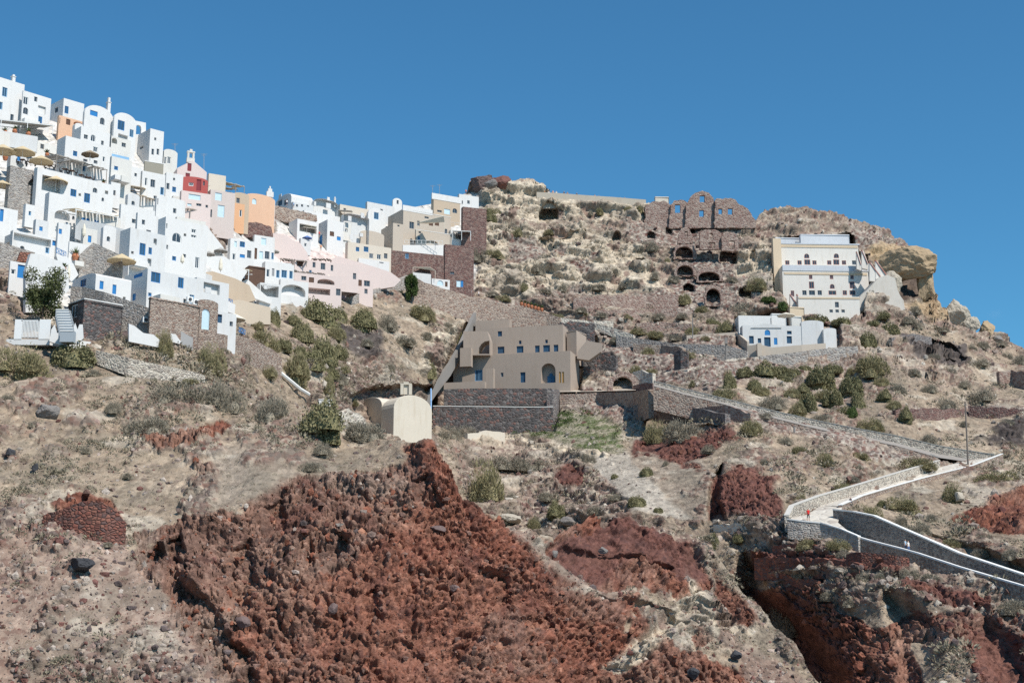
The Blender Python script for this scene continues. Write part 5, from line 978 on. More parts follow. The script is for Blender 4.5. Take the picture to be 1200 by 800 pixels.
strip('stone_wall','curved dark-pebbled path wall on the slope below the village','stone wall',[(112,413,420,None),(113,413,420,None)][:0] or [(112,410,417),(150,419,431),(185,427,439),(225,435,448),(240,440,450)],ST_PALEN,th=2.5,off=-2)
strip('stone_wall','red and black dry-stone wall patch on the left slope','stone wall',[(50,603,606,130),(64,599,611,129.5),(82,591,619,129),(100,586,625,129),(118,588,629,129),(134,598,632,129.5),(147,614,633,130)],ST_REDN,th=1,off=0,jag=1)
strip('stone_wall','rubble wall running down from the crossed railings','stone wall',[(233,388,400),(262,392,408),(290,396,420),(318,408,432),(330,420,440)],ST_BROWNN,th=1.2,jag=.8,off=-2)
strip('kerb','grey concrete kerb above the white garden wall','kerb',[(188,384,388),(205,384,390),(226,396,402)],CONC,th=.8,off=-3,kind='thing')
# white pipe on the slope
pts=[(305,418),(325,434),(340,446),(352,456),(362,462)]; m=MB(at(305,418,D(305,418)-2)); P=[at(x,y,D(x,y)-2) for x,y in pts]
for p,q in zip(P,P[1:]): m.bar(p,q,.28,6)
m.build('pipe',COP,label='pale pipe running down the slope between bushes',cat='pipe')
m=MB(at(380,476,D(380,476)-2)); m.box(m.o,2.0,1.2,.9,.3); m.box(m.o+Z*.9,2.15,1.35,.12,.3); m.build('cistern',W3,label='small white cistern block left of the chapel',cat='cistern')
# --- the zigzag path
PATHM = stone([(.46,.42,.36),(.50,.46,.40),(.33,.28,.24),(.42,.38,.33),(.52,.48,.42)],(.50,.46,.40),1.6,.06); PGREY = plaster((.29,.265,.24),.15,.4)
U=[(766,446,449.5,452,474,263),(800,455,459,461.5,482,261.5),(850,467,471.5,474,496,259),(900,479.5,485,488,508,257),(950,491,497,500.5,518,255),(1000,501,508,512,528,252.5),(1050,510,518,522,534,250),(1100,522,531,536,545,248),(1150,530,539,543,549,246),(1166,532,540,544,549,245)]
strip('path_wall','pale parapet along the far side of the upper path leg','parapet',[(x,a,b+2,Y+1.5) for x,a,b,c,d,Y in U],ST_PALEN,th=.5,cap=(COP2,.08),off=0)
ribbon('path',[(x,c,Y-1.0) for x,a,b,c,d,Y in U],[(x,b+.5,Y+1.6) for x,a,b,c,d,Y in U],PGREY)
strip('stone_wall','rubble retaining wall carrying the upper path leg','stone wall',[(x,c+.3,d,Y-1.0) for x,a,b,c,d,Y in U[:-2]],ST_BROWN,th=1.4,off=0,jag=.3)
V=[(1102,539.5,547,241),(1080,546,556,236),(1050,555,566,227),(1000,570,581,211),(962,581,593,198),(931,592.5,607,188),(925,604,611,185)]
strip('path_wall','pale speckled retaining wall on the far side of the middle path leg','retaining wall',[(x,a,b+3,Y) for x,a,b,Y in V],ST_PALEN,th=.6,cap=(COP2,.12),off=0)
Nn=[(1176,534,247),(1140,548,241),(1107,556,237),(1080,563,231.5),(1050,571.5,223),(1012,583,207),(987,594,193)]
ribbon('path',[(x,y-1,Y) for x,y,Y in Nn],[(1166,535,250),(1130,540,246),(1102,547,241.3),(1080,555,236.3),(1050,565,227.3),(1000,580,211.4),(962,592,198)],PATHM)
ribbon('path',[(987,594,193),(982,612,184.5),(1005,631,178.5),(962,616,182.5),(924,611.5,183.5)],[(962,592,198),(950,600,190),(945,603,187.5),(938,604,187),(928,606,186.5)],PATHM)
strip('path_wall','low white-edged kerb wall on the near side of the middle path leg','kerb wall',[(x,y-2.2,y+7,Y-.2) for x,y,Y in Nn],ST_BROWNN,th=.5,cap=(COP,.12),off=0)
strip('path_wall','grey outer wall with a white edge at the turn of the path','kerb wall',[(923,608.5,622,183),(940,611,624,182.3),(962,613,628,181.8),(985,620,634,180),(1006,629,640,177.8)],ST_GREYN,th=.5,cap=(COP,.16),off=0)
Wl=[(977,597.5,618,187),(1000,600,624,184.5),(1025,605,638,181.5),(1075,627,652,176.5),(1125,649,668,171.5),(1170,664,684,167),(1230,684,702,161)]
strip('path_wall','high dark retaining wall with a white top edge above the lowest path leg','retaining wall',[(x,a,b,Y) for x,a,b,Y in Wl],ST_DARKWN,th=.7,cap=(COP,.18),off=0)
Kl=[(1005,630.5,641,178.5),(1020,635,645,177),(1055,644,656,173.5),(1075,649.5,661,171.8),(1125,666,678,167.5),(1172,680,692,163),(1230,697,710,158)]
ribbon('path',[(x,a+1,Y) for x,a,b,Y in Kl],[(x,b,Y-.2) for x,a,b,Y in Wl],PATHM)
strip('path_wall','low wall with a bright white top along the lowest path leg','kerb wall',[(x,a-.6,b,Y) for x,a,b,Y in Kl],ST_BROWNN,th=.5,cap=(COP,.2),off=0)
strip('stone_wall','rubble retaining wall of the stone path climbing to the castle','stone wall',[(482,323,338),(498,331,345),(520,338,352),(545,345,358),(570,351,366),(600,357,370),(625,362,374),(656,372,386)],ST_BROWN,th=1.5,off=-1.5,jag=.4)
strip('stone_wall','pale path edge between the flower pots and the villa wall','stone wall',[(656,372,376),(690,376,380),(719,384,390),(742,392,396)],ST_PALE,th=1.5,off=-2)
strip('stone_wall','stone path edge below the pink houses','stone wall',[(412,346,352),(430,342,348),(455,334,342),(480,322,332)],ST_GREY,th=1.2,off=-2)
# --- castle and ruins
strip('parapet_wall','long pale parapet of the castle viewpoint','parapet',[(629,225,240,371),(650,226,240,372),(690,229,238,374),(720,231,238,376),(757,234,240,378)],plaster((.44,.39,.32),.15,.6),th=1,off=0)
H('small white ruined block on the skyline beside the parapet', 767,768,784,231,240,4,CREAM,[],Y=381,dep=3,cat='ruin')
panel('ruin_wall','tall ruined arched gable with two see-through windows on the skyline','ruined wall',rag([(803,267),(804,240),(809,231),(815,226),(823,223.5),(831,226),(836,232),(838,240),(842,267)],.8,3,1),[[(820,237),(826,237),(826,229),(820,229)],[(819.5,254),(825,254),(825,246),(819.5,246)]],ST_RUIN,Y=374,psi=3,th=1,group='ruined walls of the castle')
panel('ruin_wall','ruined wall with two square windows right of the tall gable','ruined wall',rag([(837,267),(838,234),(850,232),(862,234),(867,240),(876,244),(884,256),(886,267)],1.0,3,2),[[(842,251),(846.5,251),(846.5,244.5),(842,244.5)],[(853,251.5),(858.5,251.5),(858.5,244),(853,244)]],ST_RUIN,Y=373.4,psi=3,th=1,group='ruined walls of the castle')
panel('ruin_wall','small ruined arched wall with one see-through window','ruined wall',rag([(784,267),(786,240),(790,235),(798,234),(805,237),(808,267)],.8,3,3),[[(791,249.5),(797.5,249.5),(797.5,239.5),(791,239.5)]],ST_RUIN,Y=374.6,psi=3,th=1,group='ruined walls of the castle')
panel('ruin_wall','low crumbling wall at the left end of the ruins','ruined wall',rag([(755,267),(757,240),(766,236),(780,236),(786,240),(787,267)],1.1,3,4),[],ST_RUIN,Y=375,psi=3,th=2,group='ruined walls of the castle')
panel('ruin_wall','lower ruined vault front with one small window','ruined wall',rag([(794,285),(795,274),(798,268),(803,266),(808,268),(811,275),(812,285)],.5,3,5),[[(802.5,277.5),(806,277.5),(806,271),(802.5,271)]],ST_RUIN,Y=362,psi=3,th=1,group='ruined walls of the castle')
panel('ruin_wall','ruined house front with an arched window over a square opening','ruined wall',rag([(820,292),(820,272),(826,269),(838,269),(845,273),(846,292)],.6,3,6),[archp(833.5,277,5,8),[(830,290.5),(838,290.5),(838,284),(830,284)]],ST_RUIN,Y=360.5,psi=3,th=1,group='ruined walls of the castle')
panel('ruin_wall','ruined house front with one dark square opening at the right','ruined wall',rag([(846,294),(846,276),(852,271),(860,272),(865,278),(865,294)],.6,3,7),[[(854.5,291),(861,291),(861,282),(854.5,282)]],ST_RUIN,Y=360,psi=3,th=1,group='ruined walls of the castle')
# masonry fronts round the cave cellars
for i,(x,y,w,h,lb) in enumerate([(802,295,22,15,'vaulted cellar front, upper left of the cave cellars'),(803,316,20,13,'vaulted cellar front, middle left of the cave cellars'),(831,323,26,12,'wide vaulted cellar front in the middle of the cave cellars'),(836,347,18,21,'tall vaulted cellar front, lowest of the cave cellars')]):
    o=[(x-w/2-2,y+h/2+1),(x-w/2-2,y),(x-w/2+2,y-h/2-1),(x,y-h/2-3),(x+w/2-2,y-h/2-1),(x+w/2+3,y),(x+w/2+3,y+h/2+1)]
    panel('cellar_front',lb,'cellar front',rag(o,1.3,3,20+i),[[(p[0],p[1]) for p in archp(x,y+.5,w-1,h-1)]],ST_RUIN,Y=D(x,y+h/2)-1.2,psi=2,th=1.2,group='vaulted cellar fronts')
panel('cellar_front','dark cellar front with a brick arch right of the brown house','cellar front',rag([(712,458),(713,446),(719,439),(730,435),(742,438),(748,446),(748,458)],.6,3,40),[archp(730,449,23,16)],ST_RUIN,Y=D(730,458)-1.2,psi=2,th=1.2)
# --- loose rocks
def rock(px,py,w,h,lb,mat,Y=None,cat='boulder',seed=1,ang=False,top=True):
    Y=Y if Y is not None else yat(px,py)-.4; p=at(px,py,Y); k=Y/F; bm=bmesh.new(); bmesh.ops.create_icosphere(bm,subdivisions=5 if w>16 else 3,radius=1)
    V=np.array([v.co[:] for v in bm.verts]); n=.72+.55*fbm(V+seed*5.3,1.3,5,seed,.6); RR_=np.random.default_rng(seed)
    for _ in range(9):
        dd=RR_.normal(size=3); dd/=np.linalg.norm(dd); tt=V@dd-RR_.uniform(.45,.8); V=V-np.maximum(tt,0)[:,None]*dd*.92
    V=V*1.25*(1+.22*(fbm(V*1.0+seed,4.5,4,seed,.6)-.5))[:,None]
    if ang: V=np.sign(V)*np.abs(V)**.7
    V=V*n[:,None]*np.array((w/2*k,w/2.4*k,h/2*k))+np.array((0,w*.3*k,h/2*k-.1))
    for v,c in zip(bm.verts,V): v.co=tuple(c)
    me=bpy.data.meshes.new('boulder'); bm.to_mesh(me); bm.free(); me.polygons.foreach_set('use_smooth',[False]*len(me.polygons))
    o=link('boulder',me,mat,label=lb,cat=cat); o.location=tuple(p); return o
def rockmat(c):
    m,nt,b=newmat('rock'); v=geo(nt); nt.links.new(mixc(nt,noise(nt,v,1.1,6,.7),tuple(x*.6 for x in c),tuple(x*1.35 for x in c)),b.inputs['Base Color']); bump(nt,b,noise(nt,v,2.2,6,.7),.8,.25); return m
RB=rockmat((.06,.06,.065)); RG=rockmat((.22,.20,.185)); RO=rockmat((.37,.275,.175)); RC=rockmat((.42,.37,.30)); RP=rockmat((.17,.12,.11)); RR=rockmat((.26,.10,.065))
for i,a in enumerate([(93,669,27,17,'smooth black boulder alone on the pale left slope',RB),(56,489,27,19,'flat-topped grey-brown slab of rock below the big bushes',RG),(12,535,11,12,'dark rounded boulder near the left edge',RB),(39,551,8,10,'small black boulder above the red stone wall',RB),(813,797,15,14,'black boulder near the bottom centre-right',RB),(863,771,11,11,'dark boulder lying below the pale streak',RB),(664,616,15,11,'pale grey boulder beside the middle track',RG),(283,736,16,14,'purple-grey boulder in the red cliff at the left',RP),(513,623,16,9,'flat dark boulder in the upper red cliff',RP),(531,694,13,10,'grey boulder in the middle of the red cliff',RP),(389,717,11,12,'dark round boulder low in the red cliff',RP),(650,651,8,7,'bluish-grey boulder at the edge of the red cliff',RG),(707,647,10,8,'grey boulder above the maroon outcrop',RG),(600,613,24,13,'pale boulder on the crest right of the red cliff',RC),(1009,784,14,10,'rusty boulder in the dark lower right cliff',RR),(1125,588,12,14,'pale outcrop boulder left of the red bank',RC)]): rock(*a,seed=i+1)
rock(1124,392,34,42,'big pale pitted rock standing at the right end of the headland',RC,Y=366,seed=31,cat='rock'); rock(1140,392,20,22,'pale lower shoulder of the standing rock on the headland',RC,Y=365,seed=37,cat='rock'); rock(1159,395,20,20,'ochre rock knob on the skyline at the right',RO,Y=366,seed=33,cat='rock'); rock(1171,400,11,8,'small dark rock beside the ochre knob',RG,Y=367,seed=34,cat='rock')
rock(574,218,16,10,'rounded grey rock behind the small white house',RG,Y=363,seed=35,cat='rock')
rock(566,222,28,20,'dark slab of rock on the skyline at the castle',RP,Y=368,seed=41,cat='rock',ang=True); rock(586,219,22,17,'maroon lump of masonry on the skyline at the castle',rockmat((.18,.09,.075)),Y=370,seed=42,cat='rock')
rock(1092,378,32,26,'pale ochre rock at the foot of the overhanging headland',RO,Y=356,seed=44,cat='rock')
rock(1066,330,66,44,'huge ochre overhanging rock mass of the headland',RO,Y=352,seed=51,cat='rock'); rock(1085,350,24,52,'tall ochre rock flank on the right edge of the headland',RO,Y=353,seed=52,cat='rock'); rock(1044,346,30,30,'pale pitted rock face left of the headland hollow',RC,Y=350,seed=53,cat='rock')
# ================================================================ PLANTS
LG = leafmat((.15,.145,.075),(.18,.165,.09),(.24,.215,.125)); LO = leafmat((.215,.19,.10),(.20,.185,.105),(.29,.25,.15)); LD = leafmat((.22,.195,.15),(.19,.17,.135),(.29,.255,.20)); LB = leafmat((.05,.085,.028),(.07,.10,.035),(.10,.13,.05))
def bushmesh(name, n, leaf, seed, spiky=0.0, core=True):
    R = np.random.default_rng(seed); d = R.normal(size=(n, 3)); d[:, 2] = np.abs(d[:, 2]) * .95 + .02; d /= np.linalg.norm(d, axis=1, keepdims=True)
    nl = 6; an = R.uniform(0, 6.28, nl); ra = R.uniform(.25, .62, nl); LC = np.stack([np.cos(an) * ra, np.sin(an) * ra, R.uniform(-.05, .22, nl)], 1); LR = R.uniform(.3, .56, nl); LC[0] = 0; LR[0] = .66
    li = R.integers(0, nl, n); r = LR[li] * (.75 + .5 * fbm(d + li[:, None] * 3.1, 2.2, 3, seed)) * (R.uniform(.45, 1.0, n) ** .4) * (1 + spiky * R.uniform(0, .3, n)); P = LC[li] + d * r[:, None]; P[:, 2] = np.maximum(P[:, 2], 0) * 1.25
    up = d * (.9 if spiky else .5) + R.normal(size=(n, 3)) * (.35 if spiky else .7) + (0, 0, .35); up /= np.linalg.norm(up, axis=1, keepdims=True)
    sd = np.cross(up, R.normal(size=(n, 3))); sd /= np.linalg.norm(sd, axis=1, keepdims=True); L = leaf * R.uniform(.6, 1.5, n)[:, None] * (1.7 if spiky else 1.2); wd = leaf * (.22 if spiky else .5)
    V = np.stack([P - up * L * .5, P + sd * wd, P + up * L * .5, P - sd * wd], 1).reshape(-1, 3); Fq = np.arange(4 * n).reshape(-1, 4)
    if core:
        u = 14; v = 7; th = np.linspace(0, 2 * math.pi, u, endpoint=False); ph = np.linspace(0, math.pi / 2, v); c = np.stack([np.outer(np.cos(ph), np.cos(th)), np.outer(np.cos(ph), np.sin(th)), np.outer(np.sin(ph), np.ones(u))], -1).reshape(-1, 3)
        i = np.arange(u * v).reshape(v, u); q = np.stack([i[:-1], np.roll(i, -1, 1)[:-1], np.roll(i, -1, 1)[1:], i[1:]], -1).reshape(-1, 4)
        for k in range(nl): cc = (LC[k] + c * LR[k] * (.68 if not spiky else .5)) * (1, 1, 1.2); Fq = np.concatenate([Fq, q + len(V)]); V = np.concatenate([V, cc])
    return npmesh(name, V, Fq, False)
BM = {'g': [bushmesh('shrub', 5200, .055, s) for s in (1, 2, 3)], 'o': [bushmesh('shrub', 5200, .055, s, .35) for s in (4, 5, 6)], 'd': [bushmesh('shrub', 4200, .055, s, .6) for s in (7, 8, 9)], 'b': [bushmesh('shrub', 2600, .08, s) for s in (10, 11)]}
for k_, m_ in (('g', LG), ('o', LO), ('d', LD), ('b', LB)):
    for me in BM[k_]: me.materials.append(m_)
SH = [ # x, foot y, width, height, kind
(28,441,62,44,'o'),(88,426,62,34,'g'),(172,507,52,26,'d'),(133,486,26,18,'d'),(213,470,66,28,'d'),(262,478,46,42,'d'),(192,412,28,34,'o'),(245,432,36,40,'o'),(318,492,44,36,'d'),(370,512,68,50,'g'),(345,447,44,44,'o'),(427,514,48,28,'d'),(568,586,60,58,'o'),(595,547,42,20,'d'),(625,550,38,18,'d'),(652,608,27,24,'g'),(626,618,22,16,'o'),(594,588,22,18,'d'),(690,543,18,16,'d'),(758,557,18,14,'g'),(748,592,26,15,'g'),(772,600,14,8,'g'),(833,640,20,18,'g'),(865,634,18,13,'g'),
(800,514,46,30,'d'),(768,515,34,28,'o'),(792,485,18,14,'g'),(882,509,34,22,'o'),(378,380,58,38,'g'),(421,385,42,30,'g'),(350,402,36,36,'g'),(322,380,18,26,'g'),(378,424,36,44,'g'),(366,430,38,28,'g'),(310,407,46,28,'o'),(453,386,28,22,'d'),(476,404,34,14,'d'),(495,374,42,24,'o'),(502,440,26,24,'g'),(455,434,16,14,'d'),(457,444,12,10,'d'),(401,435,18,12,'o'),(416,474,14,9,'o'),(384,462,22,30,'o'),(314,442,28,18,'o'),(537,404,14,32,'g'),
(854,454,21,28,'g'),(811,455,12,12,'o'),(848,467,38,18,'o'),(897,446,46,24,'g'),(882,457,22,18,'g'),(931,442,22,16,'g'),(960,452,40,32,'g'),(996,462,34,30,'g'),(978,476,32,28,'g'),(949,480,28,28,'g'),(925,465,24,14,'o'),(905,478,32,20,'d'),(934,487,28,20,'o'),(1008,480,22,28,'g'),(1000,489,16,16,'b'),(962,494,26,12,'d'),(1017,404,25,22,'g'),(1042,392,32,20,'g'),(1025,438,48,32,'o'),(1022,503,32,18,'o'),(1075,384,18,12,'d'),(1102,389,22,8,'d'),(1139,411,14,10,'d'),(1151,408,17,10,'d'),(1150,472,36,18,'d'),(1107,480,28,18,'d'),(1089,459,18,12,'d'),(1060,494,22,20,'g'),(1052,462,26,16,'d'),(1195,427,16,16,'d'),(1180,420,14,10,'d'),
(870,372,42,22,'d'),(834,383,22,15,'g'),(846,390,22,17,'g'),(813,392,22,13,'o'),(769,396,25,11,'o'),(747,391,25,10,'o'),(882,338,26,18,'o'),(857,331,20,8,'d'),(801,355,20,16,'o'),(896,353,12,7,'b'),(890,339,24,18,'o'),(900,355,22,10,'b'),(918,362,15,12,'b'),(957,380,38,16,'g'),(988,380,28,12,'g'),(1032,373,24,12,'g'),(1066,381,22,12,'d'),(1020,382,20,9,'g'),(1072,368,18,12,'d'),
(576,262,16,17,'g'),(573,252,26,12,'o'),(605,277,18,14,'o'),(660,245,12,9,'d'),(703,251,12,11,'o'),(643,275,16,8,'o'),(676,241,8,5,'d'),(560,305,24,18,'d'),(580,302,22,13,'o'),(692,252,8,7,'d'),(737,250,15,13,'o'),(750,248,12,11,'o'),(760,293,24,16,'d'),(781,309,10,10,'o'),(767,326,13,11,'d'),(659,341,14,11,'d'),(615,341,12,13,'o'),(729,337,12,9,'d'),(632,320,17,14,'d'),(790,330,14,9,'d'),(720,322,14,10,'d'),(700,340,22,9,'d'),(640,345,26,9,'d'),
(757,416,18,12,'o'),(744,437,17,12,'o'),(762,438,20,9,'o'),(805,420,19,11,'o'),(966,547,28,22,'o'),(938,532,24,13,'o'),(1010,538,19,11,'o'),(1006,554,13,14,'d'),(1066,551,60,18,'o'),(986,579,34,18,'o'),(938,590,18,17,'o'),(997,564,20,10,'d'),(1016,608,38,20,'o'),(1058,599,38,22,'o'),(1034,594,16,12,'g'),(1117,586,36,26,'o'),(1164,567,50,20,'o'),(1056,617,20,16,'d'),(1075,627,32,20,'d'),(1091,610,17,11,'d'),(1115,642,32,14,'o'),(1148,654,19,13,'d'),(1158,634,19,10,'d'),(1183,654,19,15,'d'),(943,642,26,14,'o'),(981,642,34,14,'o'),(988,652,15,12,'d'),(1066,676,22,16,'d'),(1091,682,24,14,'d'),(1030,680,16,12,'d'),(1090,520,22,15,'d'),(1185,717,34,20,'d'),(921,740,48,30,'d'),(973,702,22,12,'d'),(935,677,14,11,'d'),(1013,681,20,14,'d'),(996,710,20,10,'d'),
(364,551,32,14,'d'),(379,534,30,16,'d'),(700,602,26,12,'d'),(560,545,22,12,'d'),(640,585,20,12,'d'),(720,560,10,7,'g'),(525,515,28,22,'d'),(500,512,20,16,'d'),(545,512,26,18,'d'),(456,508,26,14,'d'),(474,514,20,14,'g'),(398,448,20,14,'d'),(500,398,20,12,'d'),(430,405,18,12,'d'),(524,386,16,10,'d'),(248,216,16,14,'g'),(470,347,12,10,'b'),(110,440,18,9,'d'),(150,400,14,10,'d'),(225,452,22,12,'o'),(40,500,16,9,'d'),(100,530,14,8,'d'),(126,640,14,7,'d'),(150,560,16,8,'d'),(230,520,18,8,'d'),(62,470,12,8,'d'),(10,470,20,12,'d'),
(1130,500,14,9,'d'),(1180,500,20,12,'d'),(1110,440,22,10,'d'),(1150,430,24,10,'d'),(1130,455,20,10,'d'),(1170,405,18,8,'d'),(1095,420,14,8,'d'),(1070,440,20,10,'d'),(895,545,16,9,'d'),(920,520,18,10,'d'),(860,540,14,8,'d'),(720,585,14,8,'d'),(830,530,20,10,'d'),(780,545,10,7,'d'),
(872,440,24,14,'g'),(915,438,26,14,'g'),(944,436,20,12,'g'),(975,436,26,14,'g'),(1000,438,20,12,'o'),(890,462,28,14,'o'),(918,450,24,16,'g'),(940,462,22,14,'g'),(962,468,26,14,'o'),(985,486,22,12,'g'),(866,476,18,10,'d'),(895,490,20,9,'d'),(1035,470,24,16,'g'),(1030,452,24,14,'o'),(1045,478,20,12,'o'),
(610,366,22,8,'d'),(650,374,20,9,'o'),(680,366,18,8,'d'),(705,372,20,9,'d'),(735,375,16,8,'o'),(770,374,20,9,'d'),(800,373,18,9,'d'),(825,366,20,10,'o'),(790,398,18,8,'d'),(825,400,16,8,'o'),(720,402,16,8,'d'),(690,400,14,7,'d'),(590,352,20,9,'o'),(575,347,18,8,'d'),
(342,380,22,16,'g'),(360,372,24,18,'g'),(398,376,28,22,'g'),(330,410,26,18,'g'),(395,398,30,20,'o'),(300,388,22,14,'o'),(352,418,28,18,'g'),(398,420,24,18,'g'),(285,420,22,14,'d'),(260,415,18,10,'d'),(430,372,24,16,'o'),(388,442,26,16,'g')]
MARKS = [(40,420,'white slatted fence'),(120,375,'black-stone hut'),(210,375,'brown stone house front'),(290,365,'beige plastered wall'),(380,340,'pink houses'),(440,395,'dark crag'),(462,485,'cream chapel'),(340,440,'pale pipe'),(505,345,'arched white hut'),(520,420,'slanting garden wall'),(600,430,'brown cubic house'),(580,490,'black terrace walls'),(690,505,'green garden patch'),(730,450,'dark cellar front'),(740,560,'pale scree'),(880,580,'maroon bluff'),(800,470,'upper path leg'),(900,395,'white villa'),(960,425,'grey wall below the villa'),(965,320,'neoclassical house'),(1030,350,'tan plastered rock wall'),(1080,330,'overhanging headland'),(1125,375,'pale standing rock'),(830,330,'cave cellars'),(820,245,'tall ruined gable'),(690,235,'castle parapet'),(643,250,'castle cave'),(545,320,'maroon stone building'),(575,215,'castle rock'),(720,365,'terrace walls'),(945,605,'path turn'),(1050,570,'middle path leg'),(1100,650,'lowest path leg'),(1133,510,'utility pole'),(1100,415,'dark hollow'),(1170,600,'red bank'),(950,660,'long dark red wall'),(960,760,'dark gully'),(93,610,'red and black wall patch'),(56,480,'flat rock slab'),(200,440,'curved pebbled wall'),(420,560,'red cliff crest'),(640,630,'red cliff shoulder'),(1190,720,'right edge of the lower slope'),(255,210,'red house'),(660,560,'small maroon crag'),(1190,440,'low opening at the right edge')]
KD = {'g': 'dense olive-green', 'o': 'yellowish-green twiggy', 'd': 'dry grey-brown', 'b': 'bright green leafy'}
used = {}
def mark(x, y):
    b = min(MARKS, key=lambda m: (m[0] - x) ** 2 + (m[1] - y) ** 2 * 1.5); dx, dy = x - b[0], y - b[1]
    if abs(dx) > abs(dy) * 1.2: rel = 'right of' if dx > 0 else 'left of'
    else: rel = 'below' if dy > 0 else 'above'
    return rel, b[2]
cnt = {}
for i, (x, y, w, h, kd) in enumerate(SH):
    rel, nm = mark(x, y - h / 2); sz = 'large' if w > 34 else ('medium' if w > 19 else 'small'); key = (sz, KD[kd], rel, nm); cnt.setdefault(key, []).append(i)
LB_ = {}
for key, ids in cnt.items():
    sz, kdn, rel, nm = key; ids.sort(key=lambda i: SH[i][0])
    ords = {1: [''], 2: ['left one of two, ', 'right one of two, ']}.get(len(ids)) or (['leftmost, ', 'second from left, ', 'third from left, ', 'fourth from left, ', 'fifth from left, ', 'sixth from left, '][:len(ids)])
    for o_, i in zip(ords, ids): LB_[i] = f"{sz} {kdn} shrub {rel} the {nm}" + (f", {o_.strip(', ')}" if o_ else '')
for i, (x, y, w, h, kd) in enumerate(SH):
    fg = isfg(x, y); yy = y
    p = ground(x, min(y, 790)); Yp = p[1] - .3; k = Yp / F; q = at(x, y, Yp)
    o = bpy.data.objects.new('shrub', random.choice(BM[kd])); C.objects.link(o); o.location = tuple(q - Z * (h * k * .2)); sc_ = 1.0 if kd == 'b' else 1.24; o.scale = (w / 2 * k * sc_, w / 2 * k * 1.1, h * k * 1.2); o.rotation_euler = (0, 0, random.uniform(0, 6.28))
    tag(o, LB_[i], 'shrub', 'shrubs on the volcanic slope')
# trees
def tree(x, y, w, h, lb, mat, Y, name='tree', cr=.62):
    k = Y / F; b = at(x, y, Y); t = thing(name, tuple(b), lb, 'tree'); m = MB(b); m.bar(b - Z * .5, b + Z * h * k * .45, .12, 6, .09)
    for a in range(4): e = b + Z * h * k * .35; m.bar(e, e + np.array((math.cos(a * 1.7) * w * k * .25, math.sin(a * 1.7) * w * k * .25, h * k * .3)), .08, 5, .03)
    m.build('trunk', flat((.14, .11, .09), .9, .2), t).location = (0, 0, 0)
    R = np.random.default_rng(int(x)); V = []; n = 7600; lobes = R.uniform(-1, 1, (24, 3)) * (.66, .66, .8) + (0, 0, -.05)
    c = lobes[R.integers(0, 24, n)]; d = R.normal(size=(n, 3)); d /= np.linalg.norm(d, axis=1, keepdims=True); P = (c + d * R.uniform(.16, .42, n)[:, None]) * (w / 2 * k, w / 2 * k, h * k * .5) + (0, 0, h * k * .5)
    up = R.normal(size=(n, 3)); up /= np.linalg.norm(up, axis=1, keepdims=True); sd = np.cross(up, R.normal(size=(n, 3))); sd /= np.linalg.norm(sd, axis=1, keepdims=True); L = .16 * R.uniform(.6, 1.3, n)[:, None]
    o = link('crown', npmesh('crown', np.stack([P - up * L, P + sd * L * .5, P + up * L, P - sd * L * .5], 1).reshape(-1, 3), np.arange(4 * n).reshape(-1, 4)), mat, t); return t
tree(50,369,52,60,'dark green bushy tree beside the white sloping parapet',leafmat((.07,.085,.035),(.08,.095,.04),(.13,.14,.065)),D(50,372)-4)
tree(482,350,18,30,'slim dark green oleander by the stone path under the kiosk',LB,D(482,350)-2.5)
# palms
def palm(x, y, w, h, lb, Y, trunk=.3):
    k = Y / F; b = at(x, y, Y); t = thing('palm_tree', tuple(b), lb, 'palm tree'); m = MB(b); tp = b + Z * h * k * trunk; m.bar(b - Z * .4, tp, .25, 7, .2); m.build('trunk', flat((.2, .15, .1), .9, .2), t).location = (0, 0, 0)
    m = MB(b); R = random.Random(int(x))
    for i in range(34):
        a = R.uniform(0, 6.28); el = R.uniform(.0, 1.35); L = w / 2 * k * R.uniform(.8, 1.05); dv = np.array((math.cos(a) * math.cos(el), math.sin(a) * math.cos(el), math.sin(el))); sd = np.array((-math.sin(a), math.cos(a), 0)) * .16; q0 = tp; pr = None
        for s in range(6):
            tt = (s + 1) / 6; q1 = tp + dv * L * tt - Z * L * .45 * tt * tt; wv = sd * (1 - tt * .8); m.add([q0 + sd * (1 - (s / 6) * .8), q1 + wv, q1 - wv - Z * .05, q0 - sd * (1 - (s / 6) * .8) - Z * .05], [(0, 1, 2, 3)]); q0 = q1
    m.build('crown', LG, t).location = (0, 0, 0)
palm(1014,376,30,26,'small bushy palm tree in front of the neoclassical house',345)
palm(687,374,14,17,'little yellow-green palm beside the pale path edge',D(687,374)-3)
# flower pots along the path: dark row
for i,x in enumerate((611,615,619,623,627,631,635)):
    potplant(x,358+ (x-611)*.28,5.5,['leftmost','second from left','third from left','middle','third from right','second from right','rightmost'][i]+' of the seven flower pots along the castle path',True,Y=D(x,360+(x-611)*.28)-3)
# low growth nobody could count
def scatter_points(n, sheet, ylo, yhi, dens):
    out = []; R = np.random.default_rng(5 + n)
    while len(out) < n:
        c = R.integers(20, len(sheet.cols) - 20, 4000); r = R.integers(5, sheet.nrow - 4, 4000); y = sheet.PYg[r, c]; x = sheet.cols[c]
        w = sum(sheet.WT[k][r, c] * v for k, v in dens.items()); vis = (y < sheet_vis(sheet, x)) & (x > -10) & (x < 1210) & (R.uniform(size=4000) < w) & (sheet.EX[r, c] < .3)
        for j in np.nonzero(vis)[0]: out.append((sheet.P[r[j], c[j]], x[j], y[j]))
    return out[:n]
def sheet_vis(sheet, x): return np.where(sheet is FG, 860.0, FG.crest(x) + 6)
gm = leafmat((.235,.205,.15),(.19,.17,.125),(.31,.27,.20))
for sh_ in (BG, FG):
    XX = np.repeat(sh_.cols[None], sh_.nrow, 0); sh_.EX = np.zeros(XX.shape, np.float32)
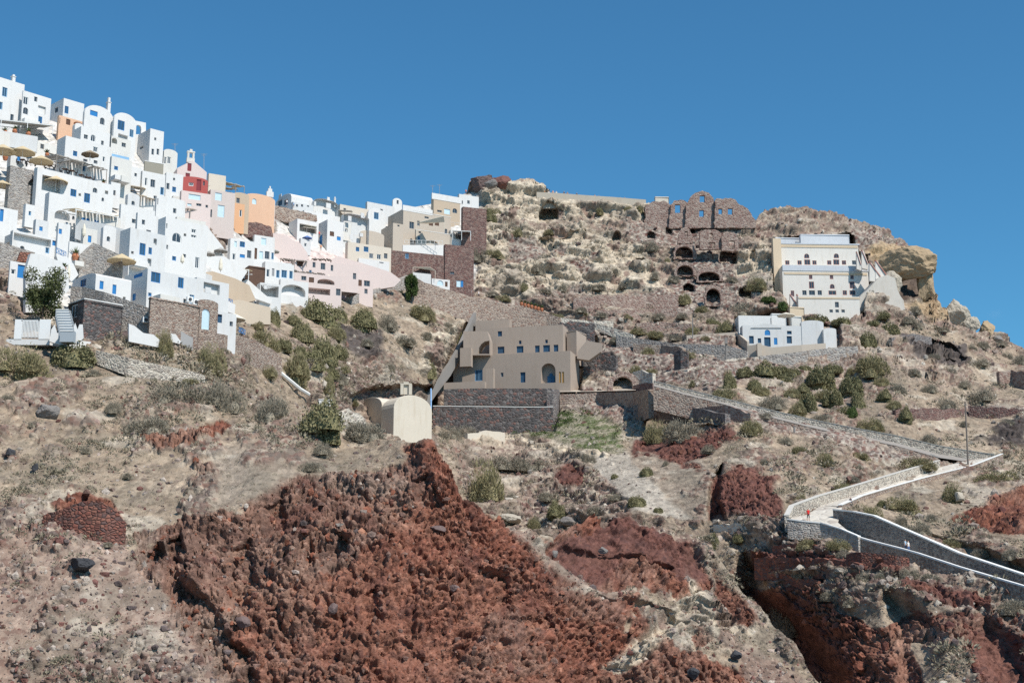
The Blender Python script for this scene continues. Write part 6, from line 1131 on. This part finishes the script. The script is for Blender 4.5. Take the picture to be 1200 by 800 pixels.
for poly, d_, so in K_rec[1:]:
    if len(poly) != 11: BG.EX = np.maximum(BG.EX, inmask(np.repeat(BG.cols[None], BG.nrow, 0), BG.PYg, poly, 4))
BG.EX = np.maximum(BG.EX, inmask(np.repeat(BG.cols[None], BG.nrow, 0), BG.PYg, VILL, 3))
def tufts(name, n, sheet, dens, size, mat, lb, seed):
    R = np.random.default_rng(seed); pts = scatter_points(n, sheet, 0, 0, dens); V = []
    for p, x, y in pts:
        cl = fbm(np.array([p]) * (1, .4, 1), .12, 3, 77)[0]
        s = size * R.uniform(.4, 1.3) * (.5 + 1.4 * float(sstep(.4, .65, cl))); m_ = 34; d = R.normal(size=(m_, 3)); d[:, 2] = np.abs(d[:, 2]); d /= np.linalg.norm(d, axis=1, keepdims=True); P = p + d * s * .5 * (1, 1, .8); sd = np.cross(d, R.normal(size=(m_, 3))); sd /= np.linalg.norm(sd, axis=1, keepdims=True)
        V.append(np.stack([P - d * s * .09, P + sd * s * .045, P + d * s * .15, P - sd * s * .045], 1).reshape(-1, 3))
    V = np.concatenate(V); o = link(name, npmesh(name, V, np.arange(len(V)).reshape(-1, 4)), mat, kind='stuff', label=lb, cat='ground cover'); return o
tufts('dry_scrub', 3200, BG, {'soil': 1, 'mixed': .8, 'tuff': .35, 'rubble': .5, 'bowl': .1, 'garden': .6}, 1.1, gm, 'dry grey-brown scrub dotted over the upper slopes', 1)
tufts('dry_scrub', 1700, FG, {'soil': 1, 'mixed': .7, 'gravel': .15, 'tuff': .5, 'bowl': 1}, .75, gm, 'dry grey-brown scrub tufts over the near slope', 2)
tufts('garden_plants', 420, BG, {'garden': 1}, 1.0, LB, 'green vine and vegetable plants in the terraced garden', 3)
# loose stones
def stones(name, n, sheet, dens, size, pal, lb, seed, pw=2.6):
    R = np.random.default_rng(seed); pts = scatter_points(n, sheet, 0, 0, dens); bm = bmesh.new(); bmesh.ops.create_icosphere(bm, subdivisions=1, radius=1); B = np.array([v.co[:] for v in bm.verts]); T = np.array([[v.index for v in f.verts] for f in bm.faces]); bm.free()
    P = np.array([p for p, x, y in pts]); s = size * (.35 + R.pareto(pw, n)).clip(0, 3.2)[:, None, None]; J = R.uniform(.55, 1.35, (n, len(B), 1)) * B[None] * R.uniform(.6, 1.25, (n, 1, 3)); V = P[:, None] + J * s * .5
    Fq = T[None] + (np.arange(n) * len(B))[:, None, None]; pl = np.array(pal); cc = np.repeat((pl[R.integers(0, len(pl), n)] * R.uniform(.75, 1.25, (n, 1)))[:, None], len(B), 1)
    return link(name, npmesh(name, V.reshape(-1, 3), Fq.reshape(-1, 3), False, cc.reshape(-1, 3), tri=True), GM, kind='stuff', label=lb, cat='stones')
stones('loose_stones', 7000, BG, {'mixed': 1, 'rubble': 1, 'tuff': .35, 'soil': .4, 'garden': .5, 'scree': .15, 'dark': .5}, .42, [(.33,.28,.24),(.42,.37,.31),(.12,.09,.085),(.20,.12,.10),(.26,.21,.18),(.48,.43,.37)], 'loose mixed stones strewn over the upper slopes', 11)
stones('loose_stones', 6500, FG, {'gravel': 1, 'soil': .5, 'mixed': .8, 'tuff': .5, 'scoria2': .12}, .22, [(.36,.29,.25),(.28,.20,.17),(.20,.10,.085),(.42,.36,.31),(.14,.11,.105)], 'loose stones strewn over the near slope', 12)
stones('scoria_lumps', 6000, FG, {'scoria': 1, 'scoria2': 1}, .24, [(.26,.105,.068),(.22,.10,.07),(.30,.15,.10),(.16,.075,.058),(.21,.13,.105)], 'loose red scoria lumps on the cliff face', 13)
stones('scoria_lumps', 2600, BG, {'scoria': 1, 'scoria2': 1, 'maroon': 1}, .36, [(.19,.08,.06),(.15,.065,.05),(.24,.11,.08),(.11,.05,.045)], 'loose dark red scoria lumps on the farther bluffs', 14)

# ================================================================ PEOPLE
SKIN = flat((.50, .30, .21), .6, .05); HAIR = flat((.05, .035, .03), .8, .1)
def personmesh(pose, mats):
    me = bpy.data.meshes.new('person'); bm = bmesh.new()
    if pose == 'stand':
        J = [((0,0,.95),.15),((0,0,1.15),.14),((0,0,1.38),.16),((0,0,1.52),.06),((0,-.02,1.62),.10),((0,-.02,1.72),.095),((.19,0,1.40),.07),((.25,0,1.15),.05),((.24,-.08,.92),.04),((.24,-.12,.82),.035),((-.19,0,1.40),.07),((-.25,.02,1.15),.05),((-.26,-.05,.92),.04),((-.25,-.08,.82),.035),((.10,0,.88),.10),((.12,-.03,.50),.07),((.13,.02,.09),.05),((.13,-.14,.04),.04),((-.10,0,.88),.10),((-.13,.06,.50),.07),((-.14,.12,.09),.05),((-.14,-.02,.04),.04)]
    else:
        J = [((0,0,.15),.16),((0,0,.35),.15),((0,-.02,.58),.16),((0,-.03,.70),.06),((0,-.06,.80),.10),((0,-.07,.90),.095),((.19,-.02,.60),.07),((.25,-.15,.42),.05),((.16,-.32,.36),.04),((.12,-.40,.35),.035),((-.19,-.02,.60),.07),((-.25,-.15,.42),.05),((-.16,-.32,.36),.04),((-.12,-.40,.35),.035),((.10,-.04,.12),.11),((.13,-.44,.14),.075),((.13,-.5,-.28),.05),((.13,-.62,-.32),.04),((-.10,-.04,.12),.11),((-.13,-.44,.14),.075),((-.13,-.5,-.28),.05),((-.13,-.62,-.32),.04)]
    E = [(0,1),(1,2),(2,3),(3,4),(4,5),(2,6),(6,7),(7,8),(8,9),(2,10),(10,11),(11,12),(12,13),(0,14),(14,15),(15,16),(16,17),(0,18),(18,19),(19,20),(20,21)]
    me.from_pydata([j[0] for j in J], E, []); ob = bpy.data.objects.new('tmp', me); C.objects.link(ob)
    md = ob.modifiers.new('s', 'SKIN'); 
    for v, j in zip(me.skin_vertices[0].data, J): v.radius = (j[1], j[1] * .85)
    me.skin_vertices[0].data[0].use_root = True
    s2 = ob.modifiers.new('u', 'SUBSURF'); s2.levels = 1; s2.render_levels = 1
    bpy.context.view_layer.update(); dg = bpy.context.evaluated_depsgraph_get(); out = bpy.data.meshes.new_from_object(ob.evaluated_get(dg)); bpy.data.objects.remove(ob)
    out.materials.clear()
    for m in mats: out.materials.append(m)
    for f in out.polygons:
        x, y, z = f.center; zz = z if pose == 'stand' else z + .82
        arm = abs(x) > .2 and zz < 1.28 and (pose == 'stand' or y < -.1) and zz > .7
        f.material_index = 0 if (arm or (1.47 < zz < 1.70 and not (y > .03 and zz > 1.56)) or zz < .42) else (3 if zz > 1.56 else (1 if zz > .95 else 2))
        f.use_smooth = True
    return out
def person(x, y, h, lb, shirt, trousers, pose='stand', Y=None, rz=0.0, group=None):
    Y = Y if Y is not None else D(x, y) - 1; me = personmesh(pose, [SKIN, flat(shirt, .9, .05), flat(trousers, .9, .05), HAIR]); o = bpy.data.objects.new('person', me); C.objects.link(o); s = h * Y / F / (1.78 if pose == 'stand' else 1.25)
    s = min(max(s, .85), 1.15); o.scale = (s, s, s); o.location = tuple(at(x, y, Y)); o.rotation_euler = (0, 0, rz); tag(o, lb, 'person', group)
person(947.5,610,15,'person in a red top and dark shorts standing at the turn of the path',(.6,.03,.03),(.03,.03,.04),Y=184.4,rz=.4)
person(997,589,9,'person in dark clothes sitting on the kerb of the middle path leg',(.05,.05,.07),(.06,.1,.3),'sit',Y=199,rz=-.6)
person(1061.5,646,14,'person in pale blue, left one of the walking pair on the lowest path',(.35,.5,.62),(.1,.12,.2),Y=174.5,rz=.8)
person(1065,647.5,14,'person in white and blue, right one of the walking pair on the lowest path',(.7,.7,.68),(.12,.2,.4),Y=174.2,rz=.7)
person(552.5,346,8,'person in white standing left on the castle path',(.7,.7,.7),(.3,.27,.25),Y=D(552,346)-3.5)
person(561,349,9,'person with a dark backpack and white shirt on the castle path',(.65,.62,.62),(.05,.05,.06),Y=D(561,348)-3.5,rz=1)
for x,y,lb,sh,tr in [(638,226,'person in an orange top at the left end of the castle viewpoint group',(.6,.25,.1),(.1,.1,.12)),(643,227,'person in white sitting second at the castle viewpoint',(.7,.68,.66),(.1,.12,.2)),(648,226,'person in a pinkish top third at the castle viewpoint',(.6,.35,.3),(.1,.1,.1)),(652,227,'person in pale clothes fourth at the castle viewpoint',(.65,.6,.5),(.2,.2,.2)),(661,227,'person in a dark top beside the crowd at the castle viewpoint',(.04,.03,.03),(.1,.06,.05)),(665,228,'person in a brown top right of the dark-clad visitor',(.3,.15,.1),(.1,.1,.1)),(676,229,'person in black leaning out over the castle parapet',(.02,.02,.03),(.03,.03,.03)),(684,232,'person in white at the middle of the castle parapet',(.7,.7,.7),(.2,.2,.25)),(690,232,'person in a tan top at the middle of the castle parapet',(.5,.3,.2),(.1,.1,.1)),(697,231,'person in an orange top right of the middle of the parapet',(.6,.3,.15),(.1,.1,.1)),(702,232,'person in a reddish top right of the middle of the parapet',(.4,.12,.1),(.1,.1,.1)),(727,234,'person in a pale top near the right end of the parapet',(.5,.3,.25),(.1,.1,.1)),(732,234,'person in black near the right end of the parapet',(.02,.02,.03),(.03,.03,.03))]:
    person(x,y+5,10,lb,sh,tr,Y=D(x,238)+1.6,rz=random.uniform(-1,1),group='visitors at the castle parapet')
person(546,228,7,'person in an orange-red top on the roof by the castle rock',(.6,.2,.12),(.1,.1,.1),Y=365)
for x,y,lb,sh in [(336,241,'person in white in front of the ridge house door',(.7,.7,.7)),(344,244,'person in light blue among the pots on the ridge terrace',(.3,.45,.65)),(374,278,'person in a red shirt on the stair by the purple wall',(.6,.08,.08)),(376,294,'person in an orange shirt lower on the stair by the purple wall',(.65,.25,.1))]:
    person(x,y,8,lb,sh,(.1,.1,.13),Y=D(x,y)-5)
# thin cloud wisps low on the right
mw, nt, b = newmat('thin_cloud'); out_ = nt.nodes['Material Output']; nt.nodes.remove(b)
vol = nd(nt, 'ShaderNodeVolumePrincipled'); vol.inputs['Color'].default_value = (1, 1, 1, 1); tc = nd(nt, 'ShaderNodeTexCoord'); ln = nd(nt, 'ShaderNodeVectorMath', operation='LENGTH'); nt.links.new(tc.outputs['Object'], ln.inputs[0])
nn = noise(nt, tc.outputs['Object'], 1.6, 5, .65); mm = nd(nt, 'ShaderNodeMath', operation='MULTIPLY_ADD'); mm.inputs[1].default_value = -1.0; nt.links.new(ln.outputs['Value'], mm.inputs[0]); nt.links.new(nn, mm.inputs[2]); m3 = nd(nt, 'ShaderNodeMath', operation='MULTIPLY'); m3.use_clamp = True; m3.inputs[1].default_value = .004; nt.links.new(mm.outputs[0], m3.inputs[0]); nt.links.new(m3.outputs[0], vol.inputs['Density']); nt.links.new(vol.outputs[0], out_.inputs['Volume'])
bm = bmesh.new(); bmesh.ops.create_icosphere(bm, subdivisions=3, radius=1); me = bpy.data.meshes.new('cloud'); bm.to_mesh(me); bm.free()
for x, y, w, h, lb in ((1166,368,26,18,'small faint white cloud above the ochre rock knob'),):
    o = link('cloud', me if not me.users else me.copy(), mw, label=lb, cat='cloud', kind='thing'); me.materials.clear() if False else None; Yc = 4200; kk = Yc / F; o.location = tuple(at(x, y, Yc)); o.scale = (w / 2 * kk * 1.6, w / 2 * kk, h / 2 * kk * 1.6)
# ================================================================ CAMERA AND LIGHT
sc = bpy.context.scene
cd = bpy.data.cameras.new('camera'); cam = bpy.data.objects.new('camera', cd); C.objects.link(cam); sc.camera = cam
cd.sensor_width = 36; cd.lens = 36 * F / 1200; cd.clip_end = 20000; cam.rotation_euler = (math.pi / 2 + TH, 0, 0)
SE = math.radians(SUN_EL); SA = math.radians(SUN_AZ)   # azimuth measured clockwise from +y (view direction)
sd = np.array([math.sin(SA) * math.cos(SE), math.cos(SA) * math.cos(SE), math.sin(SE)])
ld = bpy.data.lights.new('sun', 'SUN'); ld.energy = SUN_STR; ld.angle = math.radians(.53); ld.color = (1, .94, .86)
lo = bpy.data.objects.new('sun', ld); C.objects.link(lo); lo.rotation_euler = Vector(tuple(sd)).to_track_quat('Z', 'Y').to_euler()
w = bpy.data.worlds.new('World'); sc.world = w; w.use_nodes = True; nt = w.node_tree; bg = nt.nodes['Background']
sk = nt.nodes.new('ShaderNodeTexSky'); sk.sky_type = 'NISHITA'; sk.sun_disc = False; sk.sun_elevation = SE; sk.sun_rotation = SA
sk.air_density = 1.0; sk.dust_density = .35; sk.ozone_density = 3.0; sk.altitude = 0
tint = nd(nt, 'ShaderNodeMix', data_type='RGBA', blend_type='MULTIPLY'); tint.inputs[0].default_value = 1; tint.inputs[7].default_value = (.45, .98, 1.16, 1); nt.links.new(sk.outputs[0], tint.inputs[6]); nt.links.new(tint.outputs[2], bg.inputs[0]); bg.inputs[1].default_value = SKY_STR
sc.view_settings.view_transform = 'Standard'; sc.view_settings.look = 'None'; sc.view_settings.exposure = EXPO; sc.view_settings.gamma = 1; sc.view_settings.use_curve_mapping = False
sc.cycles.max_bounces = 5; sc.cycles.diffuse_bounces = 3; sc.cycles.transparent_max_bounces = 4; sc.cycles.use_denoising = False
